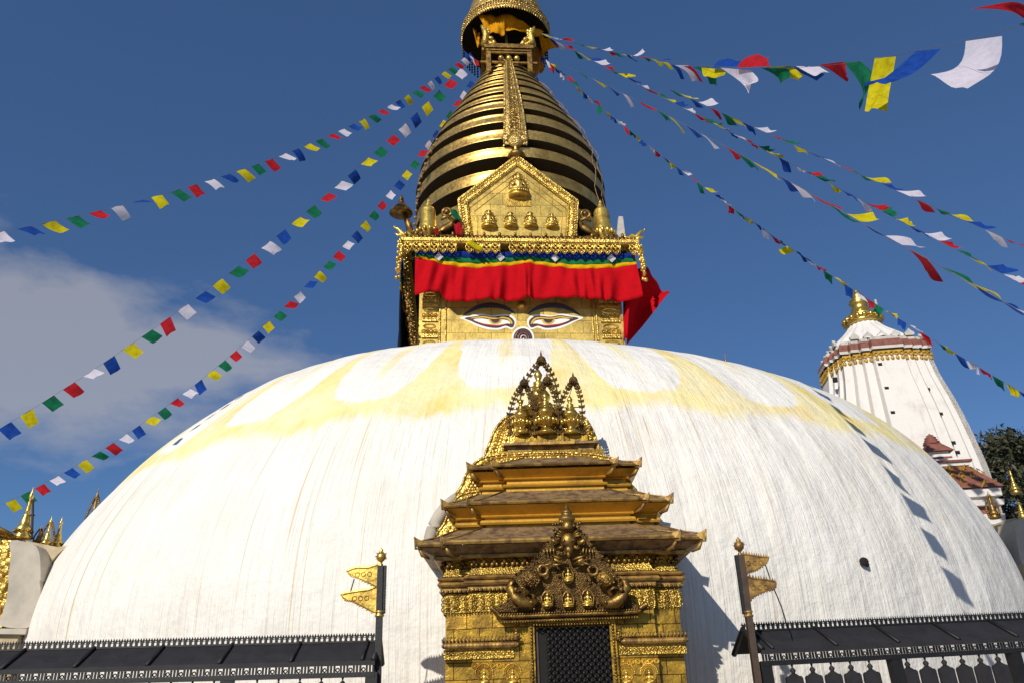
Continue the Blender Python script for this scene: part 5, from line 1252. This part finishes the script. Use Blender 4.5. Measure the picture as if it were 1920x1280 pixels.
# ================================================================= prayer flag strings
FC = ['f_blue', 'f_white', 'f_red', 'f_green', 'f_yellow']
CN = ['blue', 'white', 'red', 'green', 'yellow']
def flag_string(p0, d0, p1, d1, mid, n, c0, size, label, seed, drop=(.78, .22, -.58), jit=.16, nseg=None, crump=0., pts=None, hscale=1., pxmax=1e9, drop2=None, placed=(), marks=None, fw=None):
    rr_ = random.Random(seed)
    A = atd(*p0, d0); B = atd(*p1, d1)
    if pts is None:
        best = None
        for k in range(0, 120):
            s = k*.03
            def cur(t): return A+(B-A)*t-Vector((0, 0, s*4*t*(1-t)))
            e = 1e9
            for q in range(1, 40):
                P = cur(q/40)-CAM; d = P.dot(FW); e = min(e, math.hypot(960+F*P.dot(CR)/d-mid[0], 640-F*P.dot(CU)/d-mid[1]))
            if best is None or e < best[0]: best = (e, s)
        s = best[1]; cur = lambda t: A+(B-A)*t-Vector((0, 0, s*4*t*(1-t)))
        L = sum((cur((i+1)/60)-cur(i/60)).length for i in range(60))
    else:
        Q = [tuple(atd(a, b, c)) for a, b, c in pts]; S = [Vector(q) for q in smooth_poly(Q, 12, False)]; acc = [0]
        for a, b in zip(S, S[1:]): acc.append(acc[-1]+(b-a).length)
        L = acc[-1]
        def cur(t):
            x = t*L
            for i in range(len(S)-1):
                if x <= acc[i+1]+1e-9: return S[i]+(S[i+1]-S[i])*((x-acc[i])/(acc[i+1]-acc[i]))
            return S[-1]
    o = empty('prayer_flag_string', cur(0)); tag(o, label, 'prayer flags', 'strings of prayer flags'); O = cur(0)
    m = MB(); m.tube([tuple(cur(i/120)-O) for i in range(121)], .003, 4); m.build('cord', 'cord', o)
    W = L/n*size; D0 = Vector(drop).normalized(); TT = None
    if marks:
        W = fw; n = len(marks); TT = []
        pj = []
        for i in range(401):
            q = cur(i/400)-CAM; pj.append(960+F*q.dot(CR)/q.dot(FW))
        for mk in marks: TT.append(min(range(401), key=lambda i: abs(pj[i]-mk))/400)
    for i in range(n):
        t = TT[i] if TT else (i+.5)/n
        qq = cur(t)-CAM
        if 960+F*qq.dot(CR)/qq.dot(FW) > pxmax: continue
        w2 = W/L/2*(1-.25*t if TT else 1); a, b = cur(max(t-w2, 0))-O, cur(min(t+w2, 1))-O; cl = (i+c0) % 5
        hh_ = W*rr_.uniform(.86, 1.06)*hscale*(1-.3*t if TT else 1)
        D = ((D0 if drop2 is None else D0.lerp(Vector(drop2), min(max((t-.25)/.35, 0), 1)))+Vector((rr_.gauss(0, jit), rr_.gauss(0, jit), rr_.gauss(0, jit)))).normalized(); wd = (b-a); nn = wd.cross(D).normalized()
        curl = rr_.uniform(-.6, .6); ph = rr_.uniform(0, 6.3); tw_ = rr_.gauss(0, .12); cr_ = crump*rr_.random(); pinch = rr_.uniform(0, .35)*(1 if rr_.random() < .5+crump else .3)
        P = []; G = 6
        for j in range(G+1):
            v = j/G; r = []
            for k in range(G+1):
                u = k/G; uu = .5+(u-.5)*(1-pinch*v)
                p = a+wd*uu+D*hh_*v*(1-.25*cr_)+nn*(hh_*(curl*v*v*.6+.07*math.sin(ph+u*5+v*2)*(.2+v)+cr_*.22*math.sin(ph+u*14)*(.4+v)))+wd*tw_*v
                p -= D*hh_*cr_*.5*v*(.5+.5*math.sin(ph*2+u*8)); r.append(tuple(p))
            P.append(r)
        m = MB(); m.grid(P); m.build('flag', FC[cl], o)
    for cl, q4, dd in placed:      # the nearest, largest flags, each measured corner by corner
        Q = [atd(1000+x/2.087, y/2.087, d_*1.6)-O for (x, y), d_ in zip(q4, dd)]; P = []; ph = rr_.uniform(0, 6.3); nn = (Q[1]-Q[0]).cross(Q[3]-Q[0]).normalized(); sz = (Q[3]-Q[0]).length
        for j in range(9):
            v = j/8; r = []
            for k in range(9):
                u = k/8; p = (Q[0]*(1-u)+Q[1]*u)*(1-v)+(Q[3]*(1-u)+Q[2]*u)*v
                side_ = (Q[1]-Q[0]).normalized()*sz*.10*math.sin(math.pi*v)*(1 if cl % 2 else -1)
                r.append(tuple(p+side_+nn*sz*(.09*math.sin(math.pi*v+.4*u)+.035*math.sin(ph+u*7+v*3)*v)))
            P.append(r)
        m = MB(); m.grid(P); m.build('flag', FC[cl], o)
    return o
flag_string((884, 98), 25.2, (-32, 442), 11.1, (502, 297), 37, 0, .56, 'upper left string of small prayer flags crossing high above the cloud to the left edge', 11)
flag_string((868, 124), 25.2, (-12, 810), 16.6, (541, 432), 30, 1, .58, 'middle left string of prayer flags crossing in front of the cloud', 12)
flag_string((884, 148), 25.2, (5, 945), 15.4, (584, 528), 45, 0, .62, 'lowest left string of prayer flags, sagging close to the spire and dome', 13)
flag_string((0, 0), 1, (0, 0), 1, None, 24, 3, .8, 'thin widely spaced string of prayer flags, third of those running right', 14, drop=(.80, .25, -.50), hscale=1.0, fw=.40,
    pts=[(1056, 122, 25), (1140, 162, 19.5), (1230, 206, 15.5), (1356, 273, 12.2), (1456, 327, 10.4), (1560, 386, 9.1), (1675, 451, 7.75), (1761, 498, 7.1), (1901, 577, 6.3), (1960, 612, 6.0)],
    marks=[1082, 1112, 1139, 1170, 1199, 1230, 1258, 1290, 1319, 1356, 1387, 1418, 1456, 1487, 1522, 1561, 1595, 1634, 1675, 1720, 1761, 1806, 1850, 1901, 1945])
flag_string((1012, 62), 25, (1945, 548), 15.8, (1446, 267), 44, 4, .88, 'crowded string of prayer flags running right, just above the widely spaced one', 15, drop=(.86, .3, -.2), jit=.2, crump=.4)
flag_string((1250, 165), 22, (1960, 480), 14.6, (1555, 300), 26, 3, .84, 'upper of the two close strings of prayer flags running to the right edge', 16, drop=(.86, .3, -.25), jit=.2)
flag_string((1030, 118), 25, (1960, 760), 14.5, (1430, 425), 58, 4, .84, 'lowest right string of dark crumpled prayer flags sagging past the temple finial', 17, drop=(.55, .2, -.75), jit=.35, crump=.8)
flag_string((0, 0), 1, (0, 0), 1, None, 46, 0, .74, 'top right string of large prayer flags coming close overhead', 18, drop=(.85, .2, -.3), drop2=(.35, .35, -.85), jit=.30, hscale=.9,
    pxmax=1236, pts=[(1005, 60, 24.8), (1120, 92, 23.6), (1240, 113, 19.8), (1370, 126, 15.9), (1515, 126, 13.4), (1650, 109, 11.8), (1760, 87, 10.6), (1870, 62, 9.2), (1985, 22, 8.0)], crump=.2,
    placed=[(4, [(490, 243), (522, 247), (550, 274), (530, 268)], (12.4, 12.1, 12.3, 12.5)), (0, [(538, 254), (562, 258), (594, 314), (574, 306)], (12, 11.8, 12, 12.1)), (1, [(552, 256), (602, 259), (646, 316), (622, 318)], (11.8, 11.4, 11.5, 11.8)),
    (2, [(588, 260), (612, 261), (668, 326), (650, 314)], (11.4, 11.2, 11.2, 11.4)), (3, [(625, 263), (682, 266), (722, 336), (690, 326)], (11.2, 10.8, 10.8, 11.1)), (4, [(658, 265), (752, 268), (753, 299), (684, 303)], (10.9, 10.3, 9.9, 10.3)),
    (0, [(703, 267), (818, 264), (822, 236), (752, 232)], (10.5, 9.9, 10.4, 10.7)), (1, [(732, 266), (842, 270), (846, 330), (836, 362)], (10.3, 9.7, 9.3, 9.5)), (2, [(798, 268), (928, 264), (926, 222), (868, 215)], (9.9, 9.3, 9.8, 10.1)),
    (3, [(888, 266), (968, 266), (1006, 300), (966, 330)], (9.5, 9.2, 9.1, 9.3)), (4, [(903, 265), (1000, 258), (1057, 294), (1040, 321)], (9.5, 9.1, 8.8, 9.0)), (0, [(972, 264), (1064, 262), (1142, 290), (1106, 320)], (9.2, 8.9, 8.7, 8.9)),
    (1, [(1028, 260), (1120, 256), (1156, 284), (1100, 294)], (9.0, 8.8, 8.5, 8.6)), (2, [(1118, 254), (1216, 244), (1232, 290), (1230, 321)], (8.8, 8.4, 8.2, 8.5)), (3, [(1214, 245), (1272, 237), (1306, 340), (1276, 432)], (8.4, 8.2, 7.9, 8.0)),
    (4, [(1336, 228), (1411, 215), (1384, 438), (1291, 431)], (8.0, 7.7, 7.4, 7.6)), (0, [(1500, 200), (1592, 181), (1412, 326), (1284, 334)], (7.4, 7.15, 6.9, 7.2)), (1, [(1692, 162), (1828, 130), (1712, 372), (1560, 302)], (6.8, 6.3, 5.9, 6.4)),
    (2, [(1712, 36), (1800, 28), (2010, 62), (1990, 118)], (6.0, 5.7, 5.2, 5.4)), (3, [(1900, 96), (2030, 50), (2060, 160), (1990, 190)], (5.7, 5.1, 4.9, 5.2))])
# a few loose flags bunched where the cords meet the crown
flag_string((870, 95), 25, (905, 118), 25, (888, 110), 4, 0, 1.0, 'bunch of pale and blue flags gathered at the left of the crown frame', 19, drop=(.3, .1, -.9), hscale=1.6)
flag_string((1014, 104), 25, (1040, 126), 25, (1028, 116), 3, 0, 1.0, 'bunch of crumpled flags gathered at the right of the crown frame', 20, drop=(.1, .1, -.9), hscale=1.7, crump=.7)
